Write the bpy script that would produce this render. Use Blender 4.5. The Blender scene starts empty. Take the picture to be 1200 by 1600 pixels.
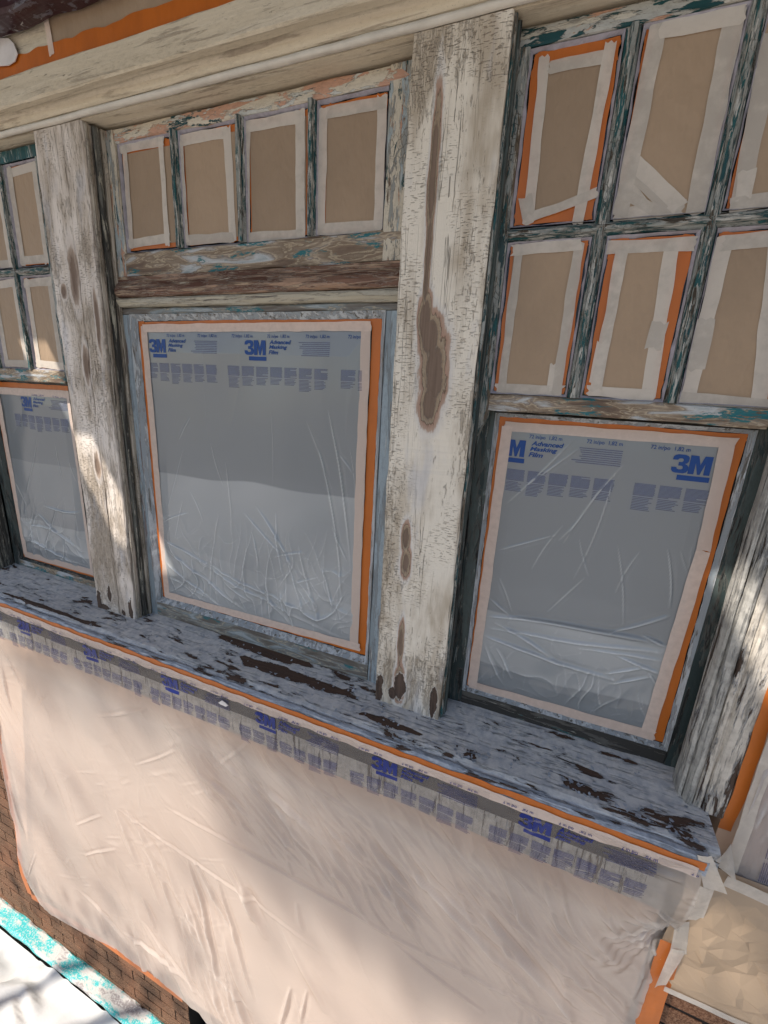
import bpy, math, random
import numpy as np
from mathutils import Matrix, Vector
random.seed(7)
RNG = np.random.default_rng(11)
S = bpy.context.scene
COL = S.collection

# ------------------------------------------------------------ camera, sky, sun
cam = bpy.data.cameras.new('camera')
camo = bpy.data.objects.new('camera', cam); COL.objects.link(camo)
_r = [[0.923419, -0.150483, 0.353062], [0.379894, 0.227571, -0.8966], [0.054577, 0.962064, 0.26731]]
_m = Matrix(_r).to_4x4(); _m.translation = Vector((0, -1, 0))
camo.matrix_world = _m
cam.sensor_fit = 'VERTICAL'; cam.sensor_height = 36; cam.sensor_width = 27
cam.lens = 15.0977; cam.clip_start = 0.02; cam.clip_end = 500
S.camera = camo
S.render.resolution_x = 768; S.render.resolution_y = 1024

SUN = Vector((-0.42, -0.50, 0.76)).normalized()          # direction towards the sun
elev = math.asin(SUN.z); azim = math.atan2(SUN.x, SUN.y)
W = bpy.data.worlds.new('World'); S.world = W; W.use_nodes = True
nt = W.node_tree; nt.nodes.clear()
sky = nt.nodes.new('ShaderNodeTexSky'); sky.sky_type = 'NISHITA'; sky.sun_disc = False
sky.sun_elevation = elev; sky.sun_rotation = azim
bg = nt.nodes.new('ShaderNodeBackground'); bg.inputs[1].default_value = 0.118
wo = nt.nodes.new('ShaderNodeOutputWorld')
nt.links.new(sky.outputs[0], bg.inputs[0]); nt.links.new(bg.outputs[0], wo.inputs[0])
sl = bpy.data.lights.new('sun', 'SUN'); sl.energy = 5.0; sl.angle = math.radians(0.6); sl.color = (1, .93, .84)
so = bpy.data.objects.new('sun', sl); COL.objects.link(so)
so.rotation_euler = SUN.to_track_quat('Z', 'Y').to_euler()
S.view_settings.view_transform = 'Standard'; S.view_settings.look = 'None'
S.view_settings.gamma = 1; S.view_settings.use_curve_mapping = False
S.view_settings.exposure = 0.50

# ------------------------------------------------------------ node helper
class T:
    def __init__(s, name):
        s.m = bpy.data.materials.new(name); s.m.use_nodes = True
        s.t = s.m.node_tree; s.t.nodes.clear(); s.L = s.t.links
        g = s.t.nodes.new('ShaderNodeNewGeometry'); s.pos = g.outputs['Position']
        s.out = s.t.nodes.new('ShaderNodeOutputMaterial')
    def n(s, k): return s.t.nodes.new('ShaderNode' + k)
    def put(s, v, sock):
        if hasattr(v, 'links') or isinstance(v, bpy.types.NodeSocket): s.L.new(v, sock)
        elif isinstance(v, (tuple, list)):
            sock.default_value = tuple(v) + ((1,) if len(v) == 3 and len(sock.default_value) == 4 else ())
        else: sock.default_value = v
    def math(s, op, a, b=0.0, c=0.0, clamp=False):
        x = s.n('Math'); x.operation = op; x.use_clamp = clamp
        s.put(a, x.inputs[0]); s.put(b, x.inputs[1]); s.put(c, x.inputs[2]); return x.outputs[0]
    def vm(s, op, a, b):
        x = s.n('VectorMath'); x.operation = op; s.put(a, x.inputs[0]); s.put(b, x.inputs[1])
        return x.outputs['Value'] if op in ('LENGTH', 'DOT_PRODUCT') else x.outputs[0]
    def scl(s, sc, off=(0, 0, 0), p=None):
        x = s.n('Mapping'); s.put(p or s.pos, x.inputs[0]); x.inputs['Scale'].default_value = sc
        x.inputs['Location'].default_value = off; return x.outputs[0]
    def noise(s, sc, det=4, rough=.6, off=(0, 0, 0), dist=0.0, p=None):
        x = s.n('TexNoise'); s.put(s.scl(sc, off, p), x.inputs['Vector']); x.inputs['Scale'].default_value = 1
        x.inputs['Detail'].default_value = det; x.inputs['Roughness'].default_value = rough
        x.inputs['Distortion'].default_value = dist; return x.outputs['Fac']
    def vor(s, sc, off=(0, 0, 0), p=None):
        x = s.n('TexVoronoi'); x.feature = 'DISTANCE_TO_EDGE'; s.put(s.scl(sc, off, p), x.inputs['Vector'])
        x.inputs['Scale'].default_value = 1; return x.outputs['Distance']
    def step(s, v, lo, hi, a=0., b=1.):
        x = s.n('MapRange'); x.clamp = True; x.interpolation_type = 'SMOOTHSTEP'
        s.put(v, x.inputs[0]); s.put(lo, x.inputs[1]); s.put(hi, x.inputs[2])
        s.put(a, x.inputs[3]); s.put(b, x.inputs[4]); return x.outputs[0]
    def mix(s, f, a, b, mode='MIX'):
        x = s.n('Mix'); x.data_type = 'RGBA'; x.blend_type = mode
        s.put(f, x.inputs[0]); s.put(a, x.inputs[6]); s.put(b, x.inputs[7]); return x.outputs[2]
    def ramp(s, f, stops, interp='LINEAR'):
        x = s.n('ValToRGB'); e = x.color_ramp.elements; x.color_ramp.interpolation = interp
        while len(e) < len(stops): e.new(.5)
        for i, (p, c) in enumerate(stops):
            e[i].position = p; e[i].color = tuple(c) + (1,)
        s.put(f, x.inputs[0]); return x.outputs[0]
    def bump(s, h, st=.5, d=.002, nrm=None):
        x = s.n('Bump'); x.inputs['Strength'].default_value = st; x.inputs['Distance'].default_value = d
        s.put(h, x.inputs['Height'])
        if nrm: s.L.new(nrm, x.inputs['Normal'])
        return x.outputs[0]
    def bsdf(s, col, rough=.6, nrm=None, spec=.4, **k):
        x = s.n('BsdfPrincipled'); s.put(col, x.inputs['Base Color']); s.put(rough, x.inputs['Roughness'])
        x.inputs['Specular IOR Level'].default_value = spec
        if nrm: s.L.new(nrm, x.inputs['Normal'])
        for a, b in k.items(): s.put(b, x.inputs[a.replace('_', ' ')])
        return x.outputs[0]
    def fin(s, sh): s.L.new(sh, s.out.inputs[0]); return s.m

def patch_dist(t, patches, plane='xz', wob=.35, wsc=30):
    """smallest normalised distance to a list of ellipses (cx, cz, rx, rz) on a face"""
    w = t.noise((wsc, wsc, wsc*.45) if plane == 'xz' else (wsc*.4, wsc, wsc), 5, .65)
    w2 = t.noise((wsc*.3,)*3, 2, .5, (3, 1, 7))
    best = None
    for (a, b, ra, rb) in patches:
        if plane == 'xz': c = (-a/ra, 0, -b/rb); sc = (1/ra, 0, 1/rb)
        else: c = (-a/ra, -b/rb, 0); sc = (1/ra, 1/rb, 0)
        d = t.vm('LENGTH', t.scl(sc, c), (0, 0, 0))
        best = d if best is None else t.math('SMOOTH_MIN', best, d, .25)
    q = t.math('MULTIPLY_ADD', t.math('SUBTRACT', w, .5), wob*2.2, best)
    return t.math('MULTIPLY_ADD', t.math('SUBTRACT', w2, .5), wob*1.6, q)

def post_mat(name, pale, tan, patches, feet, seed=0., rings=None, wearing=.56):
    """weathered scraped paint on a sawn post: crackled cream paint, sanded lenses down to the wood"""
    t = T(name); o = (seed, seed*2, seed*3)
    big = t.noise((5, 5, 3), 4, .6, o); wide0 = t.noise((16, 16, 3.2), 4, .65, (seed, 6, 2))
    col = t.mix(t.step(t.math('MULTIPLY_ADD', wide0, .6, t.math('MULTIPLY', big, .5)), .46, .64), pale, tan)
    wide = t.noise((9, 9, 1.6), 3, .6, (seed+9, 2, 2))
    # short vertical wear
    wear = t.math('MULTIPLY_ADD', t.noise((110, 110, 17), 4, .72, o), .55, t.math('MULTIPLY', t.noise((300, 300, 50), 3, .7, o), .45))
    amt = t.step(t.math('ADD', big, t.math('MULTIPLY', wide, .8)), .72, 1.10, .64, .485)
    wm = t.step(t.math('SUBTRACT', wear, amt), -.03, .03)
    col = t.mix(t.math('MULTIPLY', wm, wearing), col, t.mix(wide, (.36, .30, .23), (.21, .165, .125)))
    hor = t.noise((60, 60, 330), 2, .6, (4+seed, 0, 0))
    hm = t.step(hor, .57, .66)
    hm = t.math('MULTIPLY', hm, t.step(t.noise((7, 7, 5), 2, .5, (seed, 8, 1)), .42, .6))
    col = t.mix(t.math('MULTIPLY', hm, .5), col, (.22, .17, .13))
    ck = t.step(t.vor((190, 190, 130), o), 0.0, .06, 1, 0)
    ckm = t.math('MULTIPLY', ck, t.step(t.noise((11, 11, 6), 3, .5, (2+seed, 4, 4)), .48, .62))
    col = t.mix(t.math('MULTIPLY', ckm, .16), col, (.16, .125, .10))
    # long splits
    sp = t.noise((45, 45, 1.3), 3, .55, (seed*4, 3, 5))
    spm = t.step(t.math('ABSOLUTE', t.math('SUBTRACT', sp, .5)), .0, .008, 1, 0)
    spm = t.math('MULTIPLY', spm, t.step(t.noise((8, 8, 2), 2, .5, (7, seed, 4)), .5, .62))
    col = t.mix(t.math('MULTIPLY', spm, .8), col, (.10, .075, .055))
    # faint bluish primer and pinkish undercoat drifts
    col = t.mix(t.math('MULTIPLY', t.step(t.noise((12, 12, 3), 3, .6, (seed, 1, 9)), .56, .70), .5), col, (.50, .50, .53))
    h = t.math('MULTIPLY', wm, -.8); h = t.math('SUBTRACT', h, hm)
    h = t.math('SUBTRACT', h, spm)
    d = patch_dist(t, patches)
    d = t.math('MULTIPLY_ADD', t.math('SUBTRACT', t.noise((150, 150, 22), 4, .7, (seed, 3, 3)), .5), .55, d)
    grain = t.noise((180, 180, 5), 3, .6, (1, 2, seed))
    wood = t.mix(grain, (.09, .058, .042), (.30, .215, .16))
    pc = t.ramp(t.math('MULTIPLY', d, .5), rings or [(0, (.1, .1, .1)), (.28, (.1, .1, .1)), (.33, (.34, .25, .17)),
                (.42, (.40, .32, .23)), (.445, (.15, .10, .07)), (.47, (.42, .27, .20)), (.56, (.43, .31, .24)), (.62, (.66, .62, .57)), (.8, (.72, .68, .62)), (1, (.66, .6, .52))])
    pc = t.mix(t.step(d, .56, .62), wood, pc)
    pc = t.mix(t.math('MULTIPLY', grain, .5), pc, t.mix(.5, pc, (.3, .22, .16), 'MULTIPLY'))
    col = t.mix(t.step(d, 1.25, 1.75, 1, 0), col, pc)
    pm = t.step(d, 1.0, 1.5)
    h = t.math('MULTIPLY', h, pm)
    h = t.math('MULTIPLY_ADD', t.step(d, .4, 1.15), 2.5, h)
    h = t.math('MULTIPLY_ADD', grain, .5, h)
    # peeled feet: bare dark wood with hard edges
    if feet:
        f = patch_dist(t, feet, wob=.9, wsc=45)
        fm = t.step(f, .93, 1.0, 1, 0)
        ol = t.step(t.math('ABSOLUTE', t.math('SUBTRACT', f, 1.06)), .02, .07, 1, 0)
        col = t.mix(t.math('MULTIPLY', ol, .5), col, (.74, .73, .70))
        col = t.mix(fm, col, t.mix(grain, (.035, .024, .018), (.15, .10, .075)))
        h = t.math('MULTIPLY_ADD', fm, -2.5, h)
    nrm = t.bump(h, .9, .0026)
    return t.fin(t.bsdf(col, .72, nrm, .3))

def layer_mat(name, base, layers, axis='x', bumpd=.0012, crack=.0, rough=.62, grain=.35, seed=0., outline=.38):
    """old paint in several coats: each layer (colour, along-scale, across-scale, threshold, softness)"""
    t = T(name)
    def sc(al, ac): return {'x': (al, ac, ac), 'z': (ac, ac, al), 'y': (ac, al, ac)}[axis]
    g = t.noise(sc(6, 190), 3, .6, (seed, 0, 0))
    col = t.mix(t.math('MULTIPLY', g, grain*2), base, t.mix(1, base, (.45, .4, .36), 'MULTIPLY'))
    h = t.math('MULTIPLY', g, .5)
    for i, (c, al, ac, th, sf) in enumerate(layers):
        nz = t.noise(sc(al, ac), 6, .64, (seed+i*3.7, i*1.3, i*2.1), .4)
        m = t.step(nz, th-sf, th+sf)
        e = t.step(t.math('ABSOLUTE', t.math('SUBTRACT', nz, th)), sf*.3, sf*.3+.012, 1, 0)
        fine = t.noise(sc(60, 160), 3, .7, (i*5, seed, 1))
        cc = t.mix(t.step(fine, .4, .75, 0, .45), c, t.mix(1, c, (.5, .47, .44), 'MULTIPLY'))
        col = t.mix(m, col, cc)
        col = t.mix(t.math('MULTIPLY', e, outline), col, (.46, .41, .34) if i % 2 else (.12, .10, .085))  # thin edge outlines; the dark ones paint a shadow line at peel edges
        h = t.math('MULTIPLY_ADD', m, 1.0, h)
    if crack:
        v = t.step(t.vor(sc(60, 95), (seed, 0, 0)), 0, .05, 1, 0)
        v = t.math('MULTIPLY', v, t.step(t.noise((13, 13, 13), 2, .5, (seed, 5, 5)), .44, .58))
        col = t.mix(t.math('MULTIPLY', v, crack), col, (.05, .05, .045)); h = t.math('SUBTRACT', h, v)
    speck = t.step(t.noise((420, 420, 420), 2, .6), .62, .72)
    col = t.mix(t.math('MULTIPLY', speck, .3), col, (.08, .07, .06))
    return t.fin(t.bsdf(col, rough, t.bump(h, .8, bumpd), .35))

def ring_mat(name, stops, seed, al=5, ac=24, teal=.66, axis='x'):
    """several old coats sanded through: contour bands like a map"""
    t = T(name)
    def sc(a, b): return {'x': (a, b, b), 'z': (b, b, a)}[axis]
    n = t.noise(sc(al, ac), 3, .55, (seed, 1, 2), .9); fine = t.noise(sc(34, 120), 4, .7, (seed, 2, 1))
    v = t.math('MULTIPLY_ADD', t.math('SUBTRACT', fine, .5), .10, n)
    g = t.noise(sc(8, 260), 3, .6, (2, seed, 1))
    c = t.ramp(v, stops); c = t.mix(t.math('MULTIPLY', g, .55), c, t.mix(1, c, (.42, .37, .33), 'MULTIPLY'))
    tm = t.step(t.noise(sc(7, 30), 4, .6, (seed+5, 5, 5)), teal-.05, teal)
    sc_ = t.step(t.noise(sc(60, 240), 3, .7, (1, 1, seed)), .42, .52)
    c = t.mix(t.math('MULTIPLY', tm, sc_), c, (.015, .13, .15))
    sp = t.step(t.noise((330, 330, 330), 2, .6), .6, .7); c = t.mix(t.math('MULTIPLY', sp, .4), c, (.06, .05, .04))
    h = t.math('MULTIPLY_ADD', v, 9, g)
    return t.fin(t.bsdf(c, .6, t.bump(h, .7, .0014), .35))
def peel_mat(name, paint, wood0, wood1, axis, th, patches=None, plane='xy', seed=0., al=9, ac=34, tint=None):
    """thick paint flaking off in sharp-edged islands, dark bare wood below"""
    t = T(name)
    def sc(a, b): return {'x': (a, b, b), 'z': (b, b, a)}[axis]
    g = t.noise(sc(7, 210), 4, .65, (seed, 1, 2))
    wood = t.mix(g, wood0, wood1)
    nz = t.noise(sc(al, ac), 8, .62, (seed, 2, 3), .3)
    f = t.math('SUBTRACT', nz, th)
    if patches:
        d = patch_dist(t, patches, plane, .75, 30)
        f = t.math('ADD', f, t.step(d, .55, 1.25, .34, 0))
    m = t.step(f, -.004, .006)
    pn = t.noise((38, 38, 38), 4, .65, (seed, 7, 1))
    pc = t.mix(t.step(pn, .35, .7), paint, tint or tuple(c*.72 for c in paint))
    dirt = t.step(t.noise(sc(12, 150), 6, .75, (4, seed, 1)), .53, .66)
    pc = t.mix(t.math('MULTIPLY', dirt, .62), pc, (.10, .10, .10))
    rim = t.step(t.math('ABSOLUTE', t.math('ADD', f, .018)), .002, .014, 1, 0)
    pc = t.mix(t.math('MULTIPLY', rim, .5), pc, (.62, .64, .68))
    col = t.mix(m, pc, wood)
    h = t.math('MULTIPLY_ADD', m, -3, t.math('MULTIPLY', g, .5))
    h = t.math('MULTIPLY_ADD', rim, .7, h); h = t.math('MULTIPLY_ADD', dirt, -.35, h)
    return t.fin(t.bsdf(col, .62, t.bump(h, 1, .0028), .35))

def simple(name, col, rough=.6, var=.12, sc=(20, 20, 20), bump=.3, bd=.001, spec=.3, bsc=None, alpha=1., rnd=0., **k):
    t = T(name); n = t.noise(sc, 4, .6)
    if rnd: n = t.math('MULTIPLY_ADD', t.math('SUBTRACT', t.n('ObjectInfo').outputs['Random'], .5), rnd, n)
    c = t.mix(t.step(n, .25, .75), tuple(v*(1-var) for v in col), tuple(min(1, v*(1+var)) for v in col))
    b = t.noise(bsc or tuple(v*4 for v in sc), 4, .6)
    sh = t.bsdf(c, rough, t.bump(b, bump, bd), spec, **k)
    if alpha < 1:
        tr = t.n('BsdfTransparent').outputs[0]; mx = t.n('MixShader'); mx.inputs[0].default_value = alpha
        t.L.new(tr, mx.inputs[1]); t.L.new(sh, mx.inputs[2]); sh = mx.outputs[0]
    return t.fin(sh)

def film_mat(name, col, alpha, rough=.3, streak=(10, 10, 60), bs=.25, transl=.35, spec=.6, bd=.002, white=(.80, .82, .82)):
    t = T(name)
    n = t.noise((3, 3, 3), 3, .5)
    fa = t.n('Attribute'); fa.attribute_name = 'fold_light'; fold_light = fa.outputs['Fac']      # creased, doubled film whitened: its highlights painted into colour and opacity
    c = t.mix(n, tuple(v*.92 for v in col), col); c = t.mix(fold_light, c, white)
    b1 = t.noise(streak, 5, .6, dist=1.0); b2 = t.noise((25, 25, 25), 3, .6, dist=.6)
    rid = t.math('ABSOLUTE', t.math('SUBTRACT', b1, .5))
    b = t.math('MULTIPLY_ADD', rid, -1.6, t.math('MULTIPLY', b2, .5))
    nr = t.bump(b, bs, bd)
    p = t.bsdf(c, rough, nr, spec, Coat_Weight=.35, Coat_Roughness=.16)
    tl = t.n('BsdfTranslucent'); t.put(c, tl.inputs[0])
    m1 = t.n('MixShader'); m1.inputs[0].default_value = transl; t.L.new(p, m1.inputs[1]); t.L.new(tl.outputs[0], m1.inputs[2])
    tr = t.n('BsdfTransparent').outputs[0]; mx = t.n('MixShader'); t.put(t.math('MULTIPLY_ADD', fold_light, (1-alpha)*.85, alpha, True), mx.inputs[0])
    t.L.new(tr, mx.inputs[1]); t.L.new(m1.outputs[0], mx.inputs[2])
    return t.fin(mx.outputs[0])

# ------------------------------------------------------------ mesh helpers
def mesh(name, V, F, mat, smooth=False):
    me = bpy.data.meshes.new(name); me.from_pydata([tuple(map(float, v)) for v in V], [], F)
    if smooth: me.polygons.foreach_set('use_smooth', [True]*len(me.polygons))
    if mat: me.materials.append(mat)
    me.update(); return me
def link(name, me, parent=None, at=None):
    """vertices are in place coordinates; the origin goes to the parent's origin or to `at`"""
    o = bpy.data.objects.new(name, me); COL.objects.link(o)
    org = Vector(at) if at else (Vector(parent['base']) if parent else Vector((0, 0, 0)))
    me.transform(Matrix.Translation(-org)); o['base'] = tuple(org)
    if parent:
        o.parent = parent
        pb = Vector(parent['base']); o.location = org-pb
    else: o.location = org
    return o
def thing(name, label, cat, loc, group=None):
    o = bpy.data.objects.new(name, None); COL.objects.link(o); o.location = loc; o['base'] = tuple(loc)
    o.empty_display_size = .05
    return tag(o, label, cat, group)
def tag(o, label, cat, group=None):
    o['label'] = label; o['category'] = cat
    if group: o['group'] = group
    return o
def struct(o): o['kind'] = 'structure'; return o

def rrect(a0, a1, b0, b1, r=.003, wear=0):
    r = min(r, (a1-a0)*.45, (b1-b0)*.45)
    return [(a0+r, b0), (a1-r, b0), (a1-r*.3, b0+r*.3), (a1, b0+r), (a1, b1-r), (a1-r, b1), (a0+r, b1), (a0, b1-r), (a0, b0+r), (a0+r*.3, b0+r*.3)]
def smooth_noise(n, k, amp):
    x = RNG.normal(size=n+4*k); ker = np.hanning(2*k+3); ker /= np.sqrt((ker**2).sum())
    return np.convolve(x, ker, 'same')[2*k:2*k+n]*amp
def sweep(name, prof, axis, a0, a1, mat, parent=None, step=.02, jit=.0005, nick=.0, smooth=False, at=None):
    """closed profile swept along x or z.  axis x: profile (y,z); axis z: profile (x,y)"""
    n = max(2, int(abs(a1-a0)/step)+1); P = np.array(prof); k = len(P)
    A = np.linspace(a0, a1, n)
    J = np.stack([[smooth_noise(n, 3, jit) for _ in range(2)] for _ in range(k)])       # k,2,n
    if nick:
        for i in range(k):
            for _ in range(max(1, int(n*.04))):
                c = random.randrange(n); J[i, :, max(0, c-1):c+2] += random.uniform(-nick, nick)
    V = []
    for i, a in enumerate(A):
        for j in range(k):
            u, v = P[j]+J[j, :, i]
            V.append((a, u, v) if axis == 'x' else (u, v, a))
    F = []
    for i in range(n-1):
        for j in range(k):
            a = i*k+j; b = i*k+(j+1) % k
            F.append((a, b, b+k, a+k))
    F.append(tuple(range(k-1, -1, -1))); F.append(tuple((n-1)*k+j for j in range(k)))
    me = mesh(name, V, F, mat, smooth)
    import bmesh
    bm = bmesh.new(); bm.from_mesh(me); bmesh.ops.recalc_face_normals(bm, faces=bm.faces); bm.to_mesh(me); bm.free()
    return link(name, me, parent, at)
def hboard(name, x0, x1, y0, y1, z0, z1, mat, parent=None, r=.004, **k):
    return sweep(name, rrect(y0, y1, z0, z1, r), 'x', x0, x1, mat, parent, **k)
def vboard(name, x0, x1, y0, y1, z0, z1, mat, parent=None, r=.004, **k):
    return sweep(name, rrect(x0, x1, y0, y1, r), 'z', z0, z1, mat, parent, **k)

def grid_obj(name, X, Y, Z, mat, parent=None, smooth=True, keep=None, at=None):
    n, m = X.shape
    V = np.stack([X.ravel(), Y.ravel(), Z.ravel()], 1)
    idx = np.arange(n*m).reshape(n, m)
    q = np.stack([idx[:-1, :-1], idx[:-1, 1:], idx[1:, 1:], idx[1:, :-1]], -1)
    if keep is not None: q = q[keep]
    q = q.reshape(-1, 4)
    return link(name, mesh(name, V, q.tolist(), mat, smooth), parent, at)

_k = [0]
def strip(name, p0, p1, w, Y, mat, parent=None, wig=.0007, torn=.003, taper=0):
    """length of tape from p0 to p1 (x,z) stuck at depth Y"""
    _k[0] += 1; Y = Y-.0005-(_k[0] % 7)*.00022
    p0 = np.array(p0); p1 = np.array(p1); d = p1-p0; L = np.hypot(*d); d = d/L; nn = np.array([-d[1], d[0]])
    n = max(4, int(L/.012)+1); nw = 5
    e0 = smooth_noise(n, 2, wig); e1 = smooth_noise(n, 2, wig)
    X = np.zeros((n, nw)); Z = X.copy(); YY = X.copy()
    t0 = RNG.uniform(-torn, torn, nw); t1 = RNG.uniform(-torn, torn, nw)
    lift = smooth_noise(n, 3, .00018)
    for i in range(n):
        s = i/(n-1)
        for j in range(nw):
            u = j/(nw-1)-.5
            off = u*(w*(1-taper*s))+(e0[i] if j == 0 else e1[i] if j == nw-1 else 0)
            al = s*L+(t0[j] if i == 0 else t1[j] if i == n-1 else 0)
            p = p0+d*al+nn*off
            X[i, j], Z[i, j] = p; YY[i, j] = Y-abs(lift[i])-RNG.uniform(0, .0002)
    return grid_obj(name, X, YY, Z, mat, parent, smooth=False)

def add_fold_light(o, f, Yf, k, extra=None, pre=0):
    for _ in range(pre):
        B = np.pad(Yf, 1, mode='edge'); B = (B[:-2]+2*B[1:-1]+B[2:])/4; Yf = (B[:, :-2]+2*B[:, 1:-1]+B[:, 2:])/4
    d = f.x[1]-f.x[0]; P = np.pad(-Yf, 1, mode='edge')
    lap = (4*P[1:-1, 1:-1]-P[:-2, 1:-1]-P[2:, 1:-1]-P[1:-1, :-2]-P[1:-1, 2:])/d
    Q_ = np.pad(lap, 1, mode='edge'); lap = (Q_[:-2, 1:-1]+Q_[2:, 1:-1]+Q_[1:-1, :-2]+Q_[1:-1, 2:]+2*lap)/6
    v = np.clip((lap-.04)*k, 0, .62)  # crease curvature becomes the strength of the painted highlight
    if extra is not None: v = np.clip(v+extra, -1, 1)
    a = o.data.attributes.new('fold_light', 'FLOAT', 'POINT'); a.data.foreach_set('value', v.ravel().astype(np.float32))
class Field:
    """height field over (x,z) used for a film sheet and for the print lying on it"""
    def __init__(s, x0, x1, z0, z1, res):
        s.x = np.linspace(x0, x1, int((x1-x0)/res)+1); s.z = np.linspace(z0, z1, int((z1-z0)/res)+1)
        s.X, s.Z = np.meshgrid(s.x, s.z, indexing='ij'); s.H = np.zeros_like(s.X)
    def seg(s, x0, z0, x1, z1, amp=.003, w=.004, side=0.):
        d = np.array([x1-x0, z1-z0]); L = np.hypot(*d)+1e-9; d /= L
        R = w*5+.01
        ix = (s.x > min(x0, x1)-R) & (s.x < max(x0, x1)+R); iz = (s.z > min(z0, z1)-R) & (s.z < max(z0, z1)+R)
        if not ix.any() or not iz.any(): return
        sx = np.ix_(ix, iz); X = s.X[sx]-x0; Z = s.Z[sx]-z0
        t = (X*d[0]+Z*d[1])/L; bow = .02*L*np.sin(t*3.1)
        n = -X*d[1]+Z*d[0]+bow*side
        tt = np.clip(t, 0, 1); e = np.sin(np.pi*tt)**.6
        g = np.exp(-(n/(w*(.6+.8*tt)))**2) - .45*np.exp(-((n-w*2.1)/(w*1.6))**2)
        s.H[sx] += np.where((t > 0) & (t < 1), amp*e*g, 0)
    def vnoise(s, sc, amp, ang=0., an=1., seed=0):
        """value noise, stretched along a direction"""
        r = np.random.default_rng(seed); G = r.normal(size=(97, 97))
        c, q = math.cos(ang), math.sin(ang)
        U = (s.X*c+s.Z*q)/sc/an; V = (-s.X*q+s.Z*c)/sc
        iu = np.floor(U).astype(int); iv = np.floor(V).astype(int); fu = U-iu; fv = V-iv
        fu = fu*fu*(3-2*fu); fv = fv*fv*(3-2*fv)
        g = lambda a, b: G[a % 97, b % 97]
        return amp*((g(iu, iv)*(1-fu)+g(iu+1, iv)*fu)*(1-fv)+(g(iu, iv+1)*(1-fu)+g(iu+1, iv+1)*fu)*fv)
    def ridge(s, sc, amp, ang=0., an=1., seed=0, sharp=5., warp=.6):
        wx = s.vnoise(sc*2.2, warp*sc, ang+.7, 1, seed+50); wz = s.vnoise(sc*2.2, warp*sc, ang-.4, 1, seed+51)
        X, Z = s.X, s.Z; s.X = X+wx; s.Z = Z+wz
        n = s.vnoise(sc, 1, ang, an, seed); m = s.vnoise(sc*1.7, 1, ang+.3, an, seed+7); s.X, s.Z = X, Z
        return amp*np.exp(-np.abs(n)*sharp)*np.clip(m*.8+.45, 0, 1)
    def at(s, x, z):
        fx = np.clip((x-s.x[0])/(s.x[1]-s.x[0]), 0, len(s.x)-1.001); fz = np.clip((z-s.z[0])/(s.z[1]-s.z[0]), 0, len(s.z)-1.001)
        i = fx.astype(int); j = fz.astype(int); a = fx-i; b = fz-j; H = s.Yv
        return (H[i, j]*(1-a)+H[i+1, j]*a)*(1-b)+(H[i, j+1]*(1-a)+H[i+1, j+1]*a)*b

# ------------------------------------------------------------ lettering
_glyph = {}
def glyphs(txt, bold=0., shear=0., sp=1.):
    key = (txt, bold, shear, sp)
    if key in _glyph: return _glyph[key]
    cu = bpy.data.curves.new('lettering', 'FONT'); cu.body = txt; cu.size = 1; cu.offset = bold; cu.shear = shear
    cu.space_character = sp; cu.resolution_u = 3; cu.space_line = .78
    o = bpy.data.objects.new('lettering', cu); COL.objects.link(o)
    dg = bpy.context.evaluated_depsgraph_get(); me = bpy.data.meshes.new_from_object(o.evaluated_get(dg))
    v = np.array([tuple(a.co)[:2] for a in me.vertices]); f = [tuple(p.vertices) for p in me.polygons]
    bpy.data.objects.remove(o); bpy.data.curves.remove(cu); bpy.data.meshes.remove(me)
    _glyph[key] = (v, f); return v, f
THREE = [(0, .70), (.02, .86), (.12, .96), (.30, 1), (.68, 1), (.86, .95), (.95, .85), (.95, .66), (.86, .55), (.74, .51), (.90, .46), (1, .34), (1, .18), (.92, .06), (.74, 0), (.28, 0), (.10, .05), (.01, .16), (0, .31), (.30, .31), (.34, .23), (.44, .20), (.58, .20), (.67, .25), (.67, .34), (.60, .40), (.38, .40), (.38, .60), (.56, .60), (.63, .66), (.63, .74), (.57, .79), (.42, .79), (.34, .76), (.31, .70)][::-1]
EMM = [(0, 0), (0, 1), (.36, 1), (.5, .52), (.64, 1), (1, 1), (1, 0), (.72, 0), (.72, .62), (.56, 0), (.44, 0), (.28, .62), (.28, 0)][::-1]
class Print:
    def __init__(s): s.V = []; s.F = []
    def text(s, txt, x, ztop, w=None, h=None, **k):
        v, f = glyphs(txt, **k); mn = v.min(0); mx = v.max(0)
        sx = w/(mx[0]-mn[0]) if w else h/(mx[1]-mn[1]); sz = h/(mx[1]-mn[1]) if h else sx
        b = len(s.V)
        for a in v: s.V.append((x+(a[0]-mn[0])*sx, ztop-(mx[1]-a[1])*sz))
        s.F += [tuple(i+b for i in q) for q in f]
    def rect(s, x0, x1, z0, z1, n=1, sl=0.):
        b = len(s.V)
        for i in range(n+1):
            x = x0+(x1-x0)*i/n; s.V += [(x, z0), (x+sl, z1)]
        s.F += [(b+2*i, b+2*i+2, b+2*i+3, b+2*i+1) for i in range(n)]
    def logo(s, x, ztop, w, h):
        for (ox, ww, P) in ((0, .44, THREE), (.445, .555, EMM)):
            b = len(s.V); s.V += [(x+(ox+p*ww)*w, ztop-h+q*h) for p, q in P]; s.F.append(tuple(range(b, b+len(P))))
    def build(s, name, field, mat, parent, lift=.0012, clip=None, bend=None):
        if not s.V: return
        V = np.array(s.V); F = s.F
        if clip:
            ok = (V[:, 0] > clip[0]) & (V[:, 0] < clip[1]) & (V[:, 1] > clip[2]) & (V[:, 1] < clip[3])
            F = [q for q in F if all(ok[i] for i in q)]
        if bend: V = bend(V)
        y = field.at(V[:, 0], V[:, 1])-lift
        return link(name, mesh(name, [(a[0], b, a[1]) for a, b in zip(V, y)], F, mat), parent)
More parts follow.
